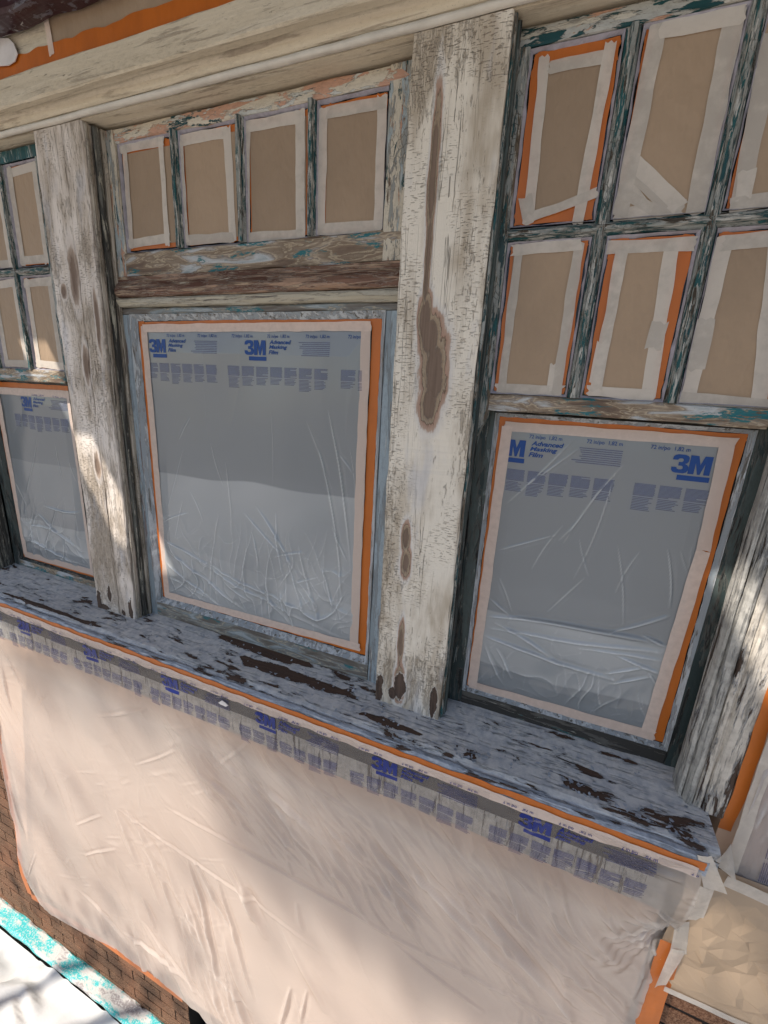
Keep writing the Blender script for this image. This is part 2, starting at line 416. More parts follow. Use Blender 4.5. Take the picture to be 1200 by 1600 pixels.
def film_print(x0, z, n, k=1.0, P=.38):
    """printed band of the masking film: n repeats starting with a logo at x0, top of the logo at z"""
    A = Print(); B = Print()
    r = random.Random(5)
    for i in range(n):
        x = x0+i*P
        A.logo(x, z, .072*k, .040*k)
        A.rect(x+.014, x+.074, z-.055, z-.044, 4)
        for j, l in enumerate(('Advanced', 'Masking', 'Film')):
            A.text(l, x+.085-j*.0015, z+.001-j*.0135, h=(.0110, .0128, .0110)[j], w=(.073, .062, .033)[j], bold=.03, shear=.25)
        for o in (.079, .206, .335): A.text('72 in/po  1,82 m', x+o-.001, z+.0155, w=.074, h=.0115, bold=.008)
        for j in range(8):
            B.rect(x+.178+r.uniform(0, .022), x+.282, z-.006-j*.0048, z-.0038-j*.0048, 3)
        for c in range(7):
            cx = x-.062+c*.0495
            for j in range(11): B.rect(cx, cx+.0435-r.uniform(0, .003)-(.02 if r.random() < .08 else 0), z-.0735-j*.0026, z-.0717-j*.0026, 2)
            nl = r.choice((5, 6, 7, 9))
            for j in range(nl): B.rect(cx+.001, cx+.0425-r.uniform(0, .014), z-.1045-j*.0036, z-.1026-j*.0036, 2)
    return A, B

# ------------------------------------------------------------ materials
M = {}
P2 = [(-.327, .46, .010, .13), (-.325, .28, .007, .12), (-.322, .165, .016, .055), (-.304, .125, .028, .055), (-.291, .050, .032, .095), (-.297, -.02, .024, .05), (-.330, -.358, .012, .042), (-.325, -.425, .013, .042), (-.322, -.67, .009, .07), (-.318, -.79, .015, .06)]
F2 = [(-.315, -.80, .018, .045), (-.376, -.835, .013, .05), (-.215, -.825, .011, .042), (-.335, -.83, .012, .02), (-.19, -.77, .004, .05)]
M['post_b'] = post_mat('scraped_cream_post_paint', (.72, .655, .555), (.43, .36, .275), P2, F2, 1.3)
P1 = [(-1.476, .30, .020, .085), (-1.531, .256, .013, .022), (-1.392, .16, .010, .10), (-1.468, .035, .014, .06), (-1.475, -.30, .015, .045)]
F1 = [(-1.565, -.84, .016, .035), (-1.50, -.79, .010, .035), (-1.53, -.86, .035, .012), (-1.39, -.84, .013, .04), (-1.43, -.86, .012, .02)]
M['post_a'] = post_mat('scraped_pinkish_post_paint', (.70, .63, .565), (.44, .37, .30), P1, F1, 4.1,
    [(0, (.12, .08, .06)), (.3, (.25, .18, .14)), (.42, (.36, .28, .22)), (.5, (.42, .34, .28)), (.56, (.60, .53, .47)), (.75, (.68, .62, .57)), (1, (.6, .55, .5))], .45)
TEAL = (.008, .065, .072); CREAM = (.56, .50, .40); SALM = (.50, .29, .20); GBL = (.30, .36, .40); BRN = (.15, .10, .065)
M['header'] = layer_mat('cream_header_paint', (.62, .54, .41), [((.57, .49, .365), 1.4, 16, .5, .16), ((.65, .575, .45), 2, 40, .58, .14), ((.40, .335, .25), 5, 70, .60, .05), ((.30, .25, .19), 14, 120, .68, .03)], 'x', .0006, grain=.06, outline=0)
M['bead'] = simple('pale_caulk_bead', (.58, .54, .47), .5, .1)
M['toprail'] = layer_mat('scraped_salmon_and_teal_paint', TEAL, [(CREAM, 9, 26, .40, .01), (SALM, 8, 30, .53, .015), ((.50, .50, .46), 14, 60, .58, .01), (TEAL, 7, 46, .64, .008)], 'x', seed=2)
M['wstile'] = layer_mat('scraped_stile_paint', (.33, .34, .32), [(CREAM, 7, 40, .46, .012), ((.36, .41, .42), 8, 40, .53, .02), (SALM, 9, 60, .60, .012), (TEAL, 14, 60, .61, .01), (BRN, 12, 60, .66, .008)], 'z', crack=.5, seed=5)
RST = [(0, (.05, .035, .025)), (.36, (.17, .115, .08)), (.42, (.26, .19, .13)), (.435, (.48, .40, .28)), (.45, (.22, .16, .11)), (.50, (.30, .235, .17)), (.53, (.50, .42, .31)), (.545, (.24, .19, .15)), (.58, (.40, .38, .35)), (.63, (.52, .54, .55)), (.7, (.36, .41, .42)), (1, (.3, .35, .36))]
M['botrail'] = ring_mat('sanded_rail_with_old_coats', RST, 9.5, 5, 26, .60)
M['brownmould'] = layer_mat('red_brown_moulding_paint', (.125, .055, .035), [((.34, .22, .15), 5, 60, .50, .05), ((.17, .09, .06), 9, 90, .53, .03), ((.40, .29, .20), 7, 120, .58, .02), ((.52, .46, .36), 9, 90, .645, .008)], 'x', seed=3.2, grain=.5)
M['creambead'] = layer_mat('grubby_cream_moulding_paint', (.50, .46, .36), [((.40, .37, .30), 6, 60, .52, .03), ((.15, .13, .11), 9, 120, .62, .01)], 'x', seed=6)
M['greyrail'] = ring_mat('grey_rail_coats', [(0, (.06, .05, .04)), (.40, (.15, .13, .11)), (.47, (.20, .19, .17)), (.50, (.24, .25, .24)), (.515, (.48, .42, .31)), (.53, (.22, .23, .22)), (.6, (.26, .30, .31)), (.66, (.38, .42, .43)), (1, (.3, .33, .35))], 7.3, 7, 44, .64)
M['greystile'] = layer_mat('grey_blue_stile_paint', (.25, .30, .33), [((.30, .36, .40), 3, 30, .5, .05), ((.20, .17, .17), 5, 70, .62, .015), ((.5, .5, .48), 9, 120, .66, .01)], 'z', seed=8, grain=.15)
M['bluewhite'] = layer_mat('bluish_white_primer', (.30, .34, .37), [((.45, .48, .50), 6, 50, .5, .05), ((.14, .14, .13), 9, 90, .60, .02)], 'z', seed=4.4, grain=.15)
M['bluewhite_x'] = layer_mat('bluish_white_primer_along', (.42, .46, .50), [((.55, .58, .60), 4, 40, .5, .05), ((.2, .2, .2), 12, 120, .66, .01)], 'x', seed=4.9, grain=.15)
M['jamb'] = layer_mat('dark_crackled_jamb_paint', (.06, .06, .055), [((.14, .14, .125), 4, 60, .48, .02), ((.40, .38, .31), 12, 130, .58, .01), ((.04, .035, .03), 5, 90, .60, .01)], 'z', .0018, crack=.6, seed=1)
M['jambpale'] = layer_mat('pale_crackled_jamb_paint', (.50, .45, .38), [((.28, .24, .19), 7, 110, .52, .015), ((.10, .08, .06), 5, 130, .62, .01)], 'z', .0018, crack=.6, seed=1.8)
M['teal'] = layer_mat('dark_teal_paint', TEAL, [((.02, .10, .11), 6, 40, .5, .05), ((.40, .43, .43), 10, 90, .585, .012)], 'z', seed=12, grain=.1)
M['muntin'] = layer_mat('scuffed_teal_muntin_paint', (.010, .055, .062), [((.26, .27, .25), 9, 110, .47, .02), ((.015, .085, .09), 12, 90, .54, .015), ((.48, .47, .43), 22, 190, .55, .012), ((.06, .045, .03), 14, 100, .60, .01)], 'z', crack=.5, seed=14, grain=.1)
M['muntin_x'] = layer_mat('scuffed_teal_muntin_paint_along', (.010, .055, .062), [((.26, .27, .25), 9, 110, .47, .02), ((.015, .085, .09), 12, 90, .54, .015), ((.48, .47, .43), 22, 190, .545, .012), ((.06, .045, .03), 14, 100, .60, .01)], 'x', crack=.5, seed=15, grain=.1)
M['rtop'] = layer_mat('teal_rail_with_bare_patches', TEAL, [((.40, .40, .37), 8, 36, .46, .012), (SALM, 6, 30, .57, .012), ((.52, .49, .42), 9, 60, .58, .01), (TEAL, 9, 50, .60, .01)], 'x', seed=17)
M['rstile'] = layer_mat('crackled_teal_stile_paint', (.04, .08, .085), [((.30, .31, .29), 12, 90, .47, .015), ((.13, .10, .07), 7, 60, .55, .012), ((.02, .10, .11), 9, 70, .56, .012), ((.44, .42, .37), 24, 150, .585, .01)], 'z', .0015, crack=.7, seed=18)
M['rbot'] = ring_mat('scuffed_meeting_rail_coats', RST, 19, 9, 40, .62)
M['rdark'] = layer_mat('dark_green_sash_paint', (.028, .044, .044), [((.07, .09, .085), 5, 40, .5, .04), ((.16, .19, .19), 9, 70, .62, .012), ((.012, .014, .014), 6, 50, .58, .03)], 'z', seed=21, grain=.15)
M['rdark_x'] = layer_mat('dark_grey_sash_rail_paint', (.035, .033, .030), [((.09, .085, .075), 9, 60, .53, .015), ((.02, .085, .09), 8, 60, .62, .012), ((.34, .33, .28), 14, 150, .65, .01)], 'x', seed=22, grain=.15)
M['wbot'] = ring_mat('lower_left_rail_coats', RST, 25, 9, 34, .56)
SP = [(-0.829,0.047)+(.21, .022), (-0.670,-0.015)+(.20, .024), (-0.327,-0.070)+(.09, .015), (-1.710,-0.090)+(.30, .009), (-1.074,0.071)+(.10, .012),
      (-0.089,-0.081)+(.020, .012), (-0.566,-0.015)+(.08, .022), (0.165,-0.066)+(.03, .010), (0.289,-0.084)+(.07, .004), (0.364,-0.089)+(.022, .009)]
M['sill'] = peel_mat('flaking_blue_white_sill_paint', (.60, .585, .56), (.03, .018, .013), (.125, .072, .048), 'x', .595, SP, 'xy', 3, 9, 34, (.40, .41, .43))
M['nose'] = peel_mat('flaking_sill_nose_paint', (.42, .45, .50), (.03, .02, .015), (.10, .06, .045), 'x', .61, None, 'xy', 6, 7, 50, (.26, .29, .34))
M['casing'] = peel_mat('flaking_cream_casing_paint', (.58, .53, .46), (.025, .016, .012), (.11, .07, .05), 'z', .565, None, 'xz', 8, 5, 42, (.40, .36, .31))
M['casing2'] = peel_mat('flaking_grey_casing_paint', (.45, .43, .39), (.025, .02, .016), (.09, .07, .05), 'z', .60, None, 'xz', 9, 5, 60, (.27, .26, .24))
M['white_tape'] = simple('white_paper_tape', (.60, .54, .47), .7, .13, (40, 40, 40), .6, .0008, .2, alpha=.76, rnd=.5)
M['pink_tape'] = simple('pinkish_paper_tape', (.66, .53, .45), .7, .08, (60, 60, 60), .5, .0008, .2, alpha=.82, rnd=.5)
M['orange_tape'] = simple('orange_masking_tape', (.46, .115, .007), .42, .10, (30, 30, 9), .3, .0006, .45)
M['kraft'] = simple('brown_kraft_paper', (.33, .235, .155), .58, .10, (5, 5, 3), 1.0, .012, .3, bsc=(11, 11, 6), rnd=.5)
M['kraft_loose'] = simple('crumpled_kraft_paper', (.44, .32, .215), .6, .06, (6, 6, 6), .3, .002, .25)
M['smear'] = simple('lilac_white_putty_smear', (.36, .34, .38), .6, .16, (60, 60, 60), .7, .0012)
M['glass'] = simple('window_glass', (.02, .025, .03), .05, 0, bump=0, spec=.6, alpha=.35)
M['film'] = film_mat('grey_masking_film', (.47, .50, .52), .62, .19, (22, 22, 7), .22, .25, .9, .0015)
M['film_wall'] = film_mat('pale_masking_film', (.73, .64, .57), .60, .24, (20, 20, 34), .34, .40, .9, .002, (.86, .80, .73))
M['film_side'] = film_mat('crinkled_masking_film', (.55, .50, .48), .62, .26, (90, 90, 10), .9, .25, .8, .003)
M['ink'] = simple('blue_ink', (.006, .05, .21), .4, 0, bump=0)
M['ink_wall'] = simple('deep_blue_ink', (.006, .02, .17), .4, 0, bump=0)
M['fine'] = simple('pale_blue_fine_print', (.10, .13, .26), .5, 0, bump=0, alpha=.55)
M['fine_wall'] = simple('violet_fine_print', (.06, .065, .16), .5, 0, bump=0, alpha=.68)
M['brick'] = None
t = T('granular_brown_siding')
n1 = t.noise((160, 160, 160), 3, .75); n2 = t.noise((5, 5, 5), 3, .5)
c = t.ramp(n1, [(.0, (.03, .018, .012)), (.44, (.08, .043, .027)), (.52, (.20, .11, .065)), (.64, (.27, .165, .105)), (1, (.40, .28, .19))])
c = t.mix(t.step(n2, .4, .7, 0, .35), c, (.30, .13, .07))
M['brick'] = t.fin(t.bsdf(c, .85, t.bump(n1, 1, .004), .15))
M['mortar'] = simple('black_joint', (.012, .009, .008), .9, .2)
M['pinkwall'] = simple('pinkish_wall_board', (.58, .41, .30), .8, .1, (3, 3, 3))
M['sill_shade'] = simple('dark_sill_shade', (.014, .015, .020), .7, .3, (30, 90, 90), .5)  # near-black colour standing in for the shade under the sill
t = T('weathered_turquoise_paint')
w1 = t.noise((7, 16, 16), 6, .65, (2, 1, 1)); w2 = t.noise((130, 130, 130), 4, .7)
c = t.mix(t.step(w1, .44, .54), (.52, .50, .46), (.05, .42, .42)); c = t.mix(t.step(w1, .36, .42, 1, 0), c, (.30, .27, .26))
c = t.mix(t.step(w2, .52, .58, 0, .75), c, (.58, .56, .53))
M['turq'] = t.fin(t.bsdf(c, .75, t.bump(w2, .8, .003), .3))
M['canvas'] = simple('white_canvas', (.50, .49, .475), .8, .05, (9, 9, 9), .5, .002, .1, bsc=(120, 120, 120))
M['maroon'] = layer_mat('dark_maroon_trim_paint', (.035, .008, .014), [((.10, .09, .11), 30, 60, .58, .01), ((.4, .4, .4), 40, 90, .68, .01)], 'x', rough=.3)
M['chip'] = simple('loose_paint_chip', (.66, .62, .60), .6, .1)
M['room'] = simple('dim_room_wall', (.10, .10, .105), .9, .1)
M['curtain'] = simple('pale_curtain_cloth', (.55, .55, .54), .9, .05, (60, 60, 2), .6, .01)
M['plank'] = layer_mat('grey_shade_wood', (.30, .24, .17), [((.2, .16, .12), 3, 30, .5, .05)], 'x')
M['leaf'] = simple('green_leaf', (.06, .11, .03), .5, .2)
M['ground'] = simple('dry_ground', (.34, .30, .26), .95, .2, (2, 2, 2))

# ------------------------------------------------------------ ground, walls
g = mesh('ground', [(-200, -200, -3.62), (200, -200, -3.62), (200, 200, -3.62), (-200, 200, -3.62)], [(0, 1, 2, 3)], M['ground'])
struct(link('ground', g))
def boxmesh(name, bs, mat, mats=None):
    V = []; F = []
    for (x0, x1, y0, y1, z0, z1) in bs:
        b = len(V)
        V += [(x0, y0, z0), (x1, y0, z0), (x1, y1, z0), (x0, y1, z0), (x0, y0, z1), (x1, y0, z1), (x1, y1, z1), (x0, y1, z1)]
        F += [tuple(b+i for i in q) for q in ((0, 3, 2, 1), (4, 5, 6, 7), (0, 1, 5, 4), (1, 2, 6, 5), (2, 3, 7, 6), (3, 0, 4, 7))]
    return mesh(name, V, F, mat)
wall = thing('siding_wall', 'x', 'x', (-1, .1, -3.62)); del wall['label'], wall['category']; struct(wall)
link('wall_backing', boxmesh('wall_backing', [(-5, -1.305, .004, .16, -3.62, -.99), (-1.305, 3, .004, .16, -2.99, -.99), (-1.305, 3, .12, .16, -3.62, -2.992), (-5, -2.44, .004, .16, -.988, .76), (-5, 3, .004, .16, .79, 2.6)], M['mortar']), wall)
link('tan_backing', boxmesh('tan_backing', [(.4655, 3, .003, .16, -.988, .76)], M['pinkwall']), wall)
link('painted_panel', boxmesh('painted_panel', [(-2.42, .40, -.022, -.002, -2.9, -1.18)], M['pinkwall']), wall)
link('sill_shade_strip', boxmesh('sill_shade_strip', [(-3.6, .40, -.03, -.002, -1.083, -.93)], M['sill_shade']), wall)  # dark strip painting in the sill's shadow, seen through the film
link('sill_shade_strip', boxmesh('sill_shade_strip', [(-3.6, .40, -.026, -.002, -1.178, -1.086)], M['casing2']), wall)  # mid-tone strip that fades the painted sill shadow downwards
# brick-pattern siding pieces, shared meshes
def brick_me(k):
    r = random.Random(k); V = []; F = []
    w, h, d, c = .1935, .0630, .0030, .001
    for (e, y) in ((0, 0), (0, -d+.0008), (c, -d)):
        for (sx, sz) in ((0, 0), (1, 0), (1, 1), (0, 1)):
            V.append((e+(w-2*e)*sx+r.uniform(-.0012, .0012), y, e+(h-2*e)*sz+r.uniform(-.0012, .0012)))
    for a in (0, 4): F += [(a+i, a+(i+1) % 4, a+4+(i+1) % 4, a+4+i) for i in range(4)]
    F.append((8, 9, 10, 11)); return mesh('brick', V, F, M['brick'])
BM = [brick_me(i) for i in range(5)]
def brick(x, z, sx=1.):
    o = bpy.data.objects.new('brick', random.choice(BM)); COL.objects.link(o); o.parent = wall
    o.location = Vector((x+random.uniform(-.001, .001), 0.0039-random.uniform(0, .0006), z))-Vector(wall['base']); o.scale.x = sx
for r_ in range(22):
    z = -3.375+r_*.074; off = (r_ % 2)*.1+random.uniform(-.01, .01)
    for c_ in range(12):
        x = -3.60+off+c_*.2+.0
        if x > -1.34: continue
        sx = min(1., (-1.306-x)/.1935)
        if z > -2.98 and x > -2.46: continue
        if z > -2.6 and x < -3.1: continue
        brick(x, z, sx)
for r_ in range(6):
    z = -1.80+r_*.074
    for c_ in range(-1 if r_ % 2 else 0, 3): brick(.47+(r_ % 2)*.1+c_*.2, z)

# ------------------------------------------------------------ interior seen dimly through film
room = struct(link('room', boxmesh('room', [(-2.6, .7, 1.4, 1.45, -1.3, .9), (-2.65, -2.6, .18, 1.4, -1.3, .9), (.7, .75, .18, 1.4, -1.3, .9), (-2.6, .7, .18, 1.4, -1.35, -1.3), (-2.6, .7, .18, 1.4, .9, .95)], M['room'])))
def curtain(x0, x1, z0, z1, label):
    n = 60; xs = np.linspace(x0, x1, n); zs = np.linspace(z0, z1, 6); X, Z = np.meshgrid(xs, zs, indexing='ij')
    Y = .185+.012*np.sin(X*55)+.006*np.sin(X*131+Z*3)
    tag(grid_obj('curtain', X, Y, Z, M['curtain'], None, at=((x0+x1)/2, .185, z0)), label, 'curtain')
curtain(-1.34, -.44, -.86, -.30, 'pale half curtain inside the middle window, behind its lower film')
curtain(-2.25, -1.66, -.86, -.36, 'pale half curtain inside the left window, behind its lower film')
curtain(-.16, .37, -.70, -.50, 'low pale cloth inside the right window, behind its lower film')

# ------------------------------------------------------------ posts
def post(name, label, x0, x1, boards, mat, side):
    t = thing(name, label, 'post', ((x0+x1)/2, .05, -.872))
    for (a, b) in boards: vboard('post_board', a, b, 0, .058, -.871, .686, mat, t, r=.004, jit=.0009, nick=.0016, step=.014)
    return t
p1 = post('wooden_post', 'narrower scraped post with pinkish white paint between the left and middle windows', -1.577, -1.37, [(-1.577, -1.4545), (-1.453, -1.37)], M['post_a'], 1)
p2 = post('wooden_post', 'broad scraped cream post with a long bare wood oval between the middle and right windows', -.39, -.195, [(-.39, -.195)], M['post_b'], 1)
for (x, y0, y1, w, m) in ((-1.3695, .008, .022, .008, 'jambpale'), (-1.3695, .027, .044, .014, 'jamb'), (-1.3695, .046, .060, .020, 'jambpale')):
    vboard('jamb_bead', x, x+w, y0, y1, -.866, .684, M[m], p1, r=.004, jit=.0006, nick=.001)
for (x, y0, y1, w, m) in ((-.1945, .006, .020, .006, 'rstile'), (-.1945, .024, .044, .011, 'rdark')):
    vboard('jamb_bead', x, x+w, y0, y1, -.866, .684, M[m], p2, r=.003, jit=.0006)
# ------------------------------------------------------------ header
hd = thing('door_header', 'cream painted cornice board running over all three windows with a pale rounded bead', 'cornice', (-1, 0, .685)); hd.name = 'window_cornice'
XL, XR = -3.4, 1.2
sweep('bead', [(-.005+.009*math.cos(a), .694+.007*math.sin(a)) for a in np.linspace(0, 2*math.pi, 13)[:-1]], 'x', XL, XR, M['bead'], hd, smooth=True, jit=.0006)
sweep('soffit_board', [(.004, .687), (.016, .6875), (.018, .690), (.030, .6905), (.032, .693), (.15, .693), (.15, .72), (.004, .72)], 'x', XL, XR, M['header'], hd, jit=.0003)
sweep('cove_moulding', [(-.010, .702), (-.016, .708), (-.019, .716), (-.024, .724), (-.030, .7345), (-.034, .738), (-.034, .745), (.004, .745), (.004, .7215), (-.006, .7015)], 'x', XL, XR, M['header'], hd, jit=.0003)
sweep('fascia_board', [(-.0345, .7195), (-.056, .7165), (-.0605, .720), (-.061, .7785), (-.058, .7815), (-.0345, .7815)], 'x', XL, XR, M['header'], hd, jit=.0006, nick=.001)

# ------------------------------------------------------------ sill
sl_ = thing('window_sill', 'long sill with flaking bluish white paint over dark bare wood', 'window sill', (-1, -.02, -.93))
sweep('sill_board', [(-.106, -.9215), (-.112, -.915), (-.112, -.886), (-.106, -.8775), (-.095, -.8735), (.0, -.8705), (.15, -.853), (.15, -.9215)], 'x', -3.2, .434, M['sill'], sl_, jit=.0009, nick=.0015, step=.012)
sweep('sill_nose', [(-.1125, -.8880), (-.1265, -.8865), (-.1300, -.880), (-.1300, -.9195), (-.1265, -.9225), (-.1125, -.9225)][::-1] if 0 else [(-.1125, -.9225), (-.127, -.9225), (-.1305, -.919), (-.1305, -.884), (-.127, -.8785), (-.119, -.877), (-.1125, -.8785)], 'x', -3.2, .410, M['nose'], sl_, jit=.0007, nick=.0012, step=.012)

# curled paint flakes standing on the sill and its front edge
fr = random.Random(21); V = []; F = []
for i in range(520):
    x = fr.uniform(-2.4, .42); y = fr.uniform(-.10, .05)
    if fr.random() < .55:
        q = fr.choice(SP); x = q[0]+fr.gauss(0, q[2]); y = q[1]+fr.choice((-1, 1))*q[3]*fr.uniform(.7, 1.3)
    if not (-.1 < y < .055) or x > .42: continue
    if y > -.004 and (-1.585 < x < -1.36 or -.40 < x < -.185 or x > .35): continue
    z = -.8705+(.1165*(y) if y > 0 else .0316*y)+.0006; L = fr.uniform(.002, .008); W_ = L*fr.uniform(.3, .9); a = fr.uniform(0, 6.3); ca, sa = math.cos(a), math.sin(a)
    k = len(V); n = fr.choice((4, 5, 6)); lift = fr.uniform(.0003, .0022)
    for j in range(n):
        b = j*6.283/n; u = math.cos(b)*L*fr.uniform(.6, 1.1); v = math.sin(b)*W_*fr.uniform(.6, 1.1)
        V.append((x+u*ca-v*sa, y+u*sa+v*ca, z+lift*(1+u/L)))
    F.append(tuple(range(k, k+n)))
link('paint_flakes', mesh('paint_flakes', V, F, M['nose']), sl_)['kind'] = 'stuff'

# ------------------------------------------------------------ windows
def ring(name, x0, x1, z0, z1, wd, yo, yi, mat, parent, jit=.0012):
    """bevelled frame: outer rectangle at depth yo, inner one at yi"""
    V = []; F = []; per = []
    def edge(a, b, n): return [(a[0]+(b[0]-a[0])*i/n, a[1]+(b[1]-a[1])*i/n) for i in range(n)]
    nx = max(3, int((x1-x0)/.02)); nz = max(3, int((z1-z0)/.02))
    O = edge((x0, z0), (x1, z0), nx)+edge((x1, z0), (x1, z1), nz)+edge((x1, z1), (x0, z1), nx)+edge((x0, z1), (x0, z0), nz)
    I = edge((x0+wd, z0+wd), (x1-wd, z0+wd), nx)+edge((x1-wd, z0+wd), (x1-wd, z1-wd), nz)+edge((x1-wd, z1-wd), (x0+wd, z1-wd), nx)+edge((x0+wd, z1-wd), (x0+wd, z0+wd), nz)
    k = len(O)
    for (L, y, j) in ((O, yo, 0), (O, yo-.001, .3), (I, yi, 1)):
        for p in L: V.append((p[0]+random.uniform(-jit, jit)*j, y, p[1]+random.uniform(-jit, jit)*j))
    for r in range(2): F += [(r*k+i, r*k+(i+1) % k, (r+1)*k+(i+1) % k, (r+1)*k+i) for i in range(k)]
    return link(name, mesh(name, V, F, mat), parent)
def glass(x0, x1, z0, z1, y, parent): return link('glass_pane', boxmesh('glass_pane', [(x0, x1, y, y+.004, z0, z1)], M['glass']), parent)
def vmunt(x, z0, z1, y, mat, parent, w=.026):
    return sweep('muntin', [(x-w/2, y+.024), (x-w/2, y+.014), (x-w*.28, y+.009), (x-.0055, y+.001), (x-.003, y), (x+.003, y), (x+.0055, y+.001), (x+w*.28, y+.009), (x+w/2, y+.014), (x+w/2, y+.024)], 'z', z0, z1, mat, parent, jit=.0005, nick=.0007, step=.012)
def hmunt(x0, x1, z, y, mat, parent, w=.026):
    return sweep('muntin', [(y+.0245, z-w/2), (y+.0145, z-w/2), (y+.0095, z-w*.28), (y+.0015, z-.0055), (y+.0005, z-.003), (y+.0005, z+.003), (y+.0015, z+.0055), (y+.0095, z+w*.28), (y+.0145, z+w/2), (y+.0245, z+w/2)], 'x', x0, x1, mat, parent, jit=.0005, nick=.0007, step=.012)

# --- middle window
w2 = thing('window', 'middle window with a row of four small panes over one large film-covered pane', 'window', (-.88, .1, -.86))
hboard('top_rail', -1.369, -.391, .060, .10, .652, .6855, M['toprail'], w2, jit=.0008, nick=.001)
hboard('middle_rail', -1.369, -.391, .060, .10, .302, .369, M['botrail'], w2, jit=.0008, nick=.001)
for (a, b) in ((-1.3695, -1.318), (-.4605, -.3905)): vboard('upper_stile', a, b, .058, .0995, .304, .684, M['wstile'], w2, jit=.0008, nick=.001)
for x in (-1.094, -.872, -.658): vmunt(x, .370, .652, .050, M['muntin'], w2, .022)
sweep('transom_moulding', [(.10, .240), (.050, .2405), (.040, .244), (.036, .252), (.035, .262), (.039, .272), (.045, .280), (.050, .288), (.0525, .301), (.10, .301)], 'x', -1.352, -.391, M['brownmould'], w2, jit=.001, nick=.0015, smooth=False)
sweep('transom_bead', [(.10, .214), (.052, .2145), (.046, .218), (.042, .226), (.041, .234), (.046, .2395), (.10, .2395)], 'x', -1.352, -.391, M['creambead'], w2, jit=.0008, nick=.001)
hboard('upper_rail', -1.3605, -.391, .058, .10, .194, .2135, M['greyrail'], w2, jit=.0006)
for (a, b) in ((-1.3605, -1.322), (-.4415, -.391)): vboard('lower_stile', a, b, .0575, .0995, -.868, .1935, M['greystile'], w2, jit=.0006)
hboard('bottom_rail', -1.3215, -.442, .0565, .0995, -.866, -.806, M['greyrail'], w2, jit=.0008, nick=.001)
ring('glazing_bevel', -1.3225, -.4410, -.8075, .1945, .0165, .0565, .0735, M['bluewhite'], w2)
glass(-1.31, -.455, -.796, .186, .0755, w2); glass(-1.32, -.455, .366, .656, .0755, w2)
PANES2 = [(-1.315, -1.1055), (-1.0825, -.8835), (-.8605, -.6695), (-.6465, -.4645)]
for (a, b) in PANES2: ring('glazing_bevel', a, b, .3695, .6515, .0045, .066, .0745, M['smear'], w2, .0015)
vboard('corner_block', -1.3675, -1.329, .0565, .0575, .292, .36, M['wstile'], w2, r=.0004, jit=.002)

# --- right window
w3 = thing('window', 'right window with two rows of three panes above a darker film-covered sash', 'window', (.09, .1, -.86))
hboard('top_rail', -.194, .40, .050, .088, .6555, .6865, M['rtop'], w3, jit=.0008)
for (a, b) in ((-.194, -.1665), (.363, .400)): vboard('upper_stile', a, b, .0485, .0875, -.024, .655, M['rstile'], w3, jit=.0009, nick=.001)
hboard('meeting_rail', -.1662, .3627, .0495, .0875, -.026, .011, M['rbot'], w3, jit=.0008, nick=.001)
for x in (.0125, .196): vmunt(x, .011, .655, .045, M['muntin'], w3)
hmunt(-.1662, .3627, .337, .0455, M['muntin_x'], w3)
for (a, b) in ((-.166, -.0015), (.0265, .183), (.209, .3625)):
    for (c_, d_) in ((.0125, .323), (.351, .6545)): ring('glazing_bevel', a, b, c_, d_, .0045, .056, .0635, M['smear'], w3, .0018)
glass(-.17, .366, .008, .66, .0655, w3)
# sash horn: curved bracket below the upper left stile
hp = [(-.194, -.024), (-.1668, -.024), (-.1675, -.040), (-.172, -.055), (-.179, -.066), (-.1825, -.080), (-.187, -.090), (-.194, -.093)]
V = [(x, .0480, z) for x, z in hp]+[(x, .0875, z) for x, z in hp]; k = len(hp)
link('sash_horn', mesh('sash_horn', V, [tuple(range(k)), tuple(range(2*k-1, k-1, -1))]+[(i, (i+1) % k, k+(i+1) % k, k+i) for i in range(k)], M['rstile']), w3)
hp2 = [(.5905-.194-x-.0, z) for x, z in []]
for (a, b) in ((-.194, -.153), (.3615, .415)): vboard('lower_stile', a, b, .089, .128, -.866, -.0265, M['rdark'], w3, jit=.0008)
hboard('lower_bottom_rail', -.1528, .3613, .0895, .1275, -.862, -.818, M['rdark_x'], w3, jit=.001, nick=.001)
hboard('lower_top_rail', -.1528, .3613, .0905, .1275, -.033, -.0265, M['rdark_x'], w3, jit=.0004)
ring('glazing_bevel', -.1540, .3625, -.8195, -.0315, .009, .0895, .1035, M['bluewhite'], w3, .0012)
glass(-.15, .36, -.815, -.035, .1055, w3)

# --- left window
w1 = thing('window', 'leftmost window, cut off by the picture edge, with small panes over a film-covered sash', 'window', (-1.9, .1, -.86))
hboard('top_rail', -2.26, -1.578, .050, .088, .671, .6865, M['teal'], w1, jit=.0008); hboard('head_board', -2.26, -1.578, .046, .0495, .655, .6865, M['teal'], w1, r=.001)
for (a, b) in ((-2.262, -2.235), (-1.665, -1.578)): vboard('upper_stile', a, b, .0485, .0875, -.024, .655, M['rstile'], w1, jit=.0008)
hboard('meeting_rail', -2.2347, -1.6653, .0495, .0875, -.032, .011, M['botrail'], w1, jit=.0008)
for x in (-2.040, -1.850): vmunt(x, .011, .655, .045, M['muntin'], w1)
hmunt(-2.2347, -1.6653, .337, .0455, M['muntin_x'], w1)
PX1 = ((-2.232, -2.053), (-2.027, -1.863), (-1.837, -1.668))
for (a, b) in PX1:
    for (c_, d_) in ((.0125, .323), (.351, .6545)): ring('glazing_bevel', a, b, c_, d_, .0045, .056, .0635, M['smear'], w1, .0015)
glass(-2.236, -1.664, .008, .66, .0655, w1)
for (a, b) in ((-2.262, -2.218), (-1.716, -1.60)): vboard('lower_stile', a, b, .089, .128, -.866, -.0325, M['rdark'], w1, jit=.0008)
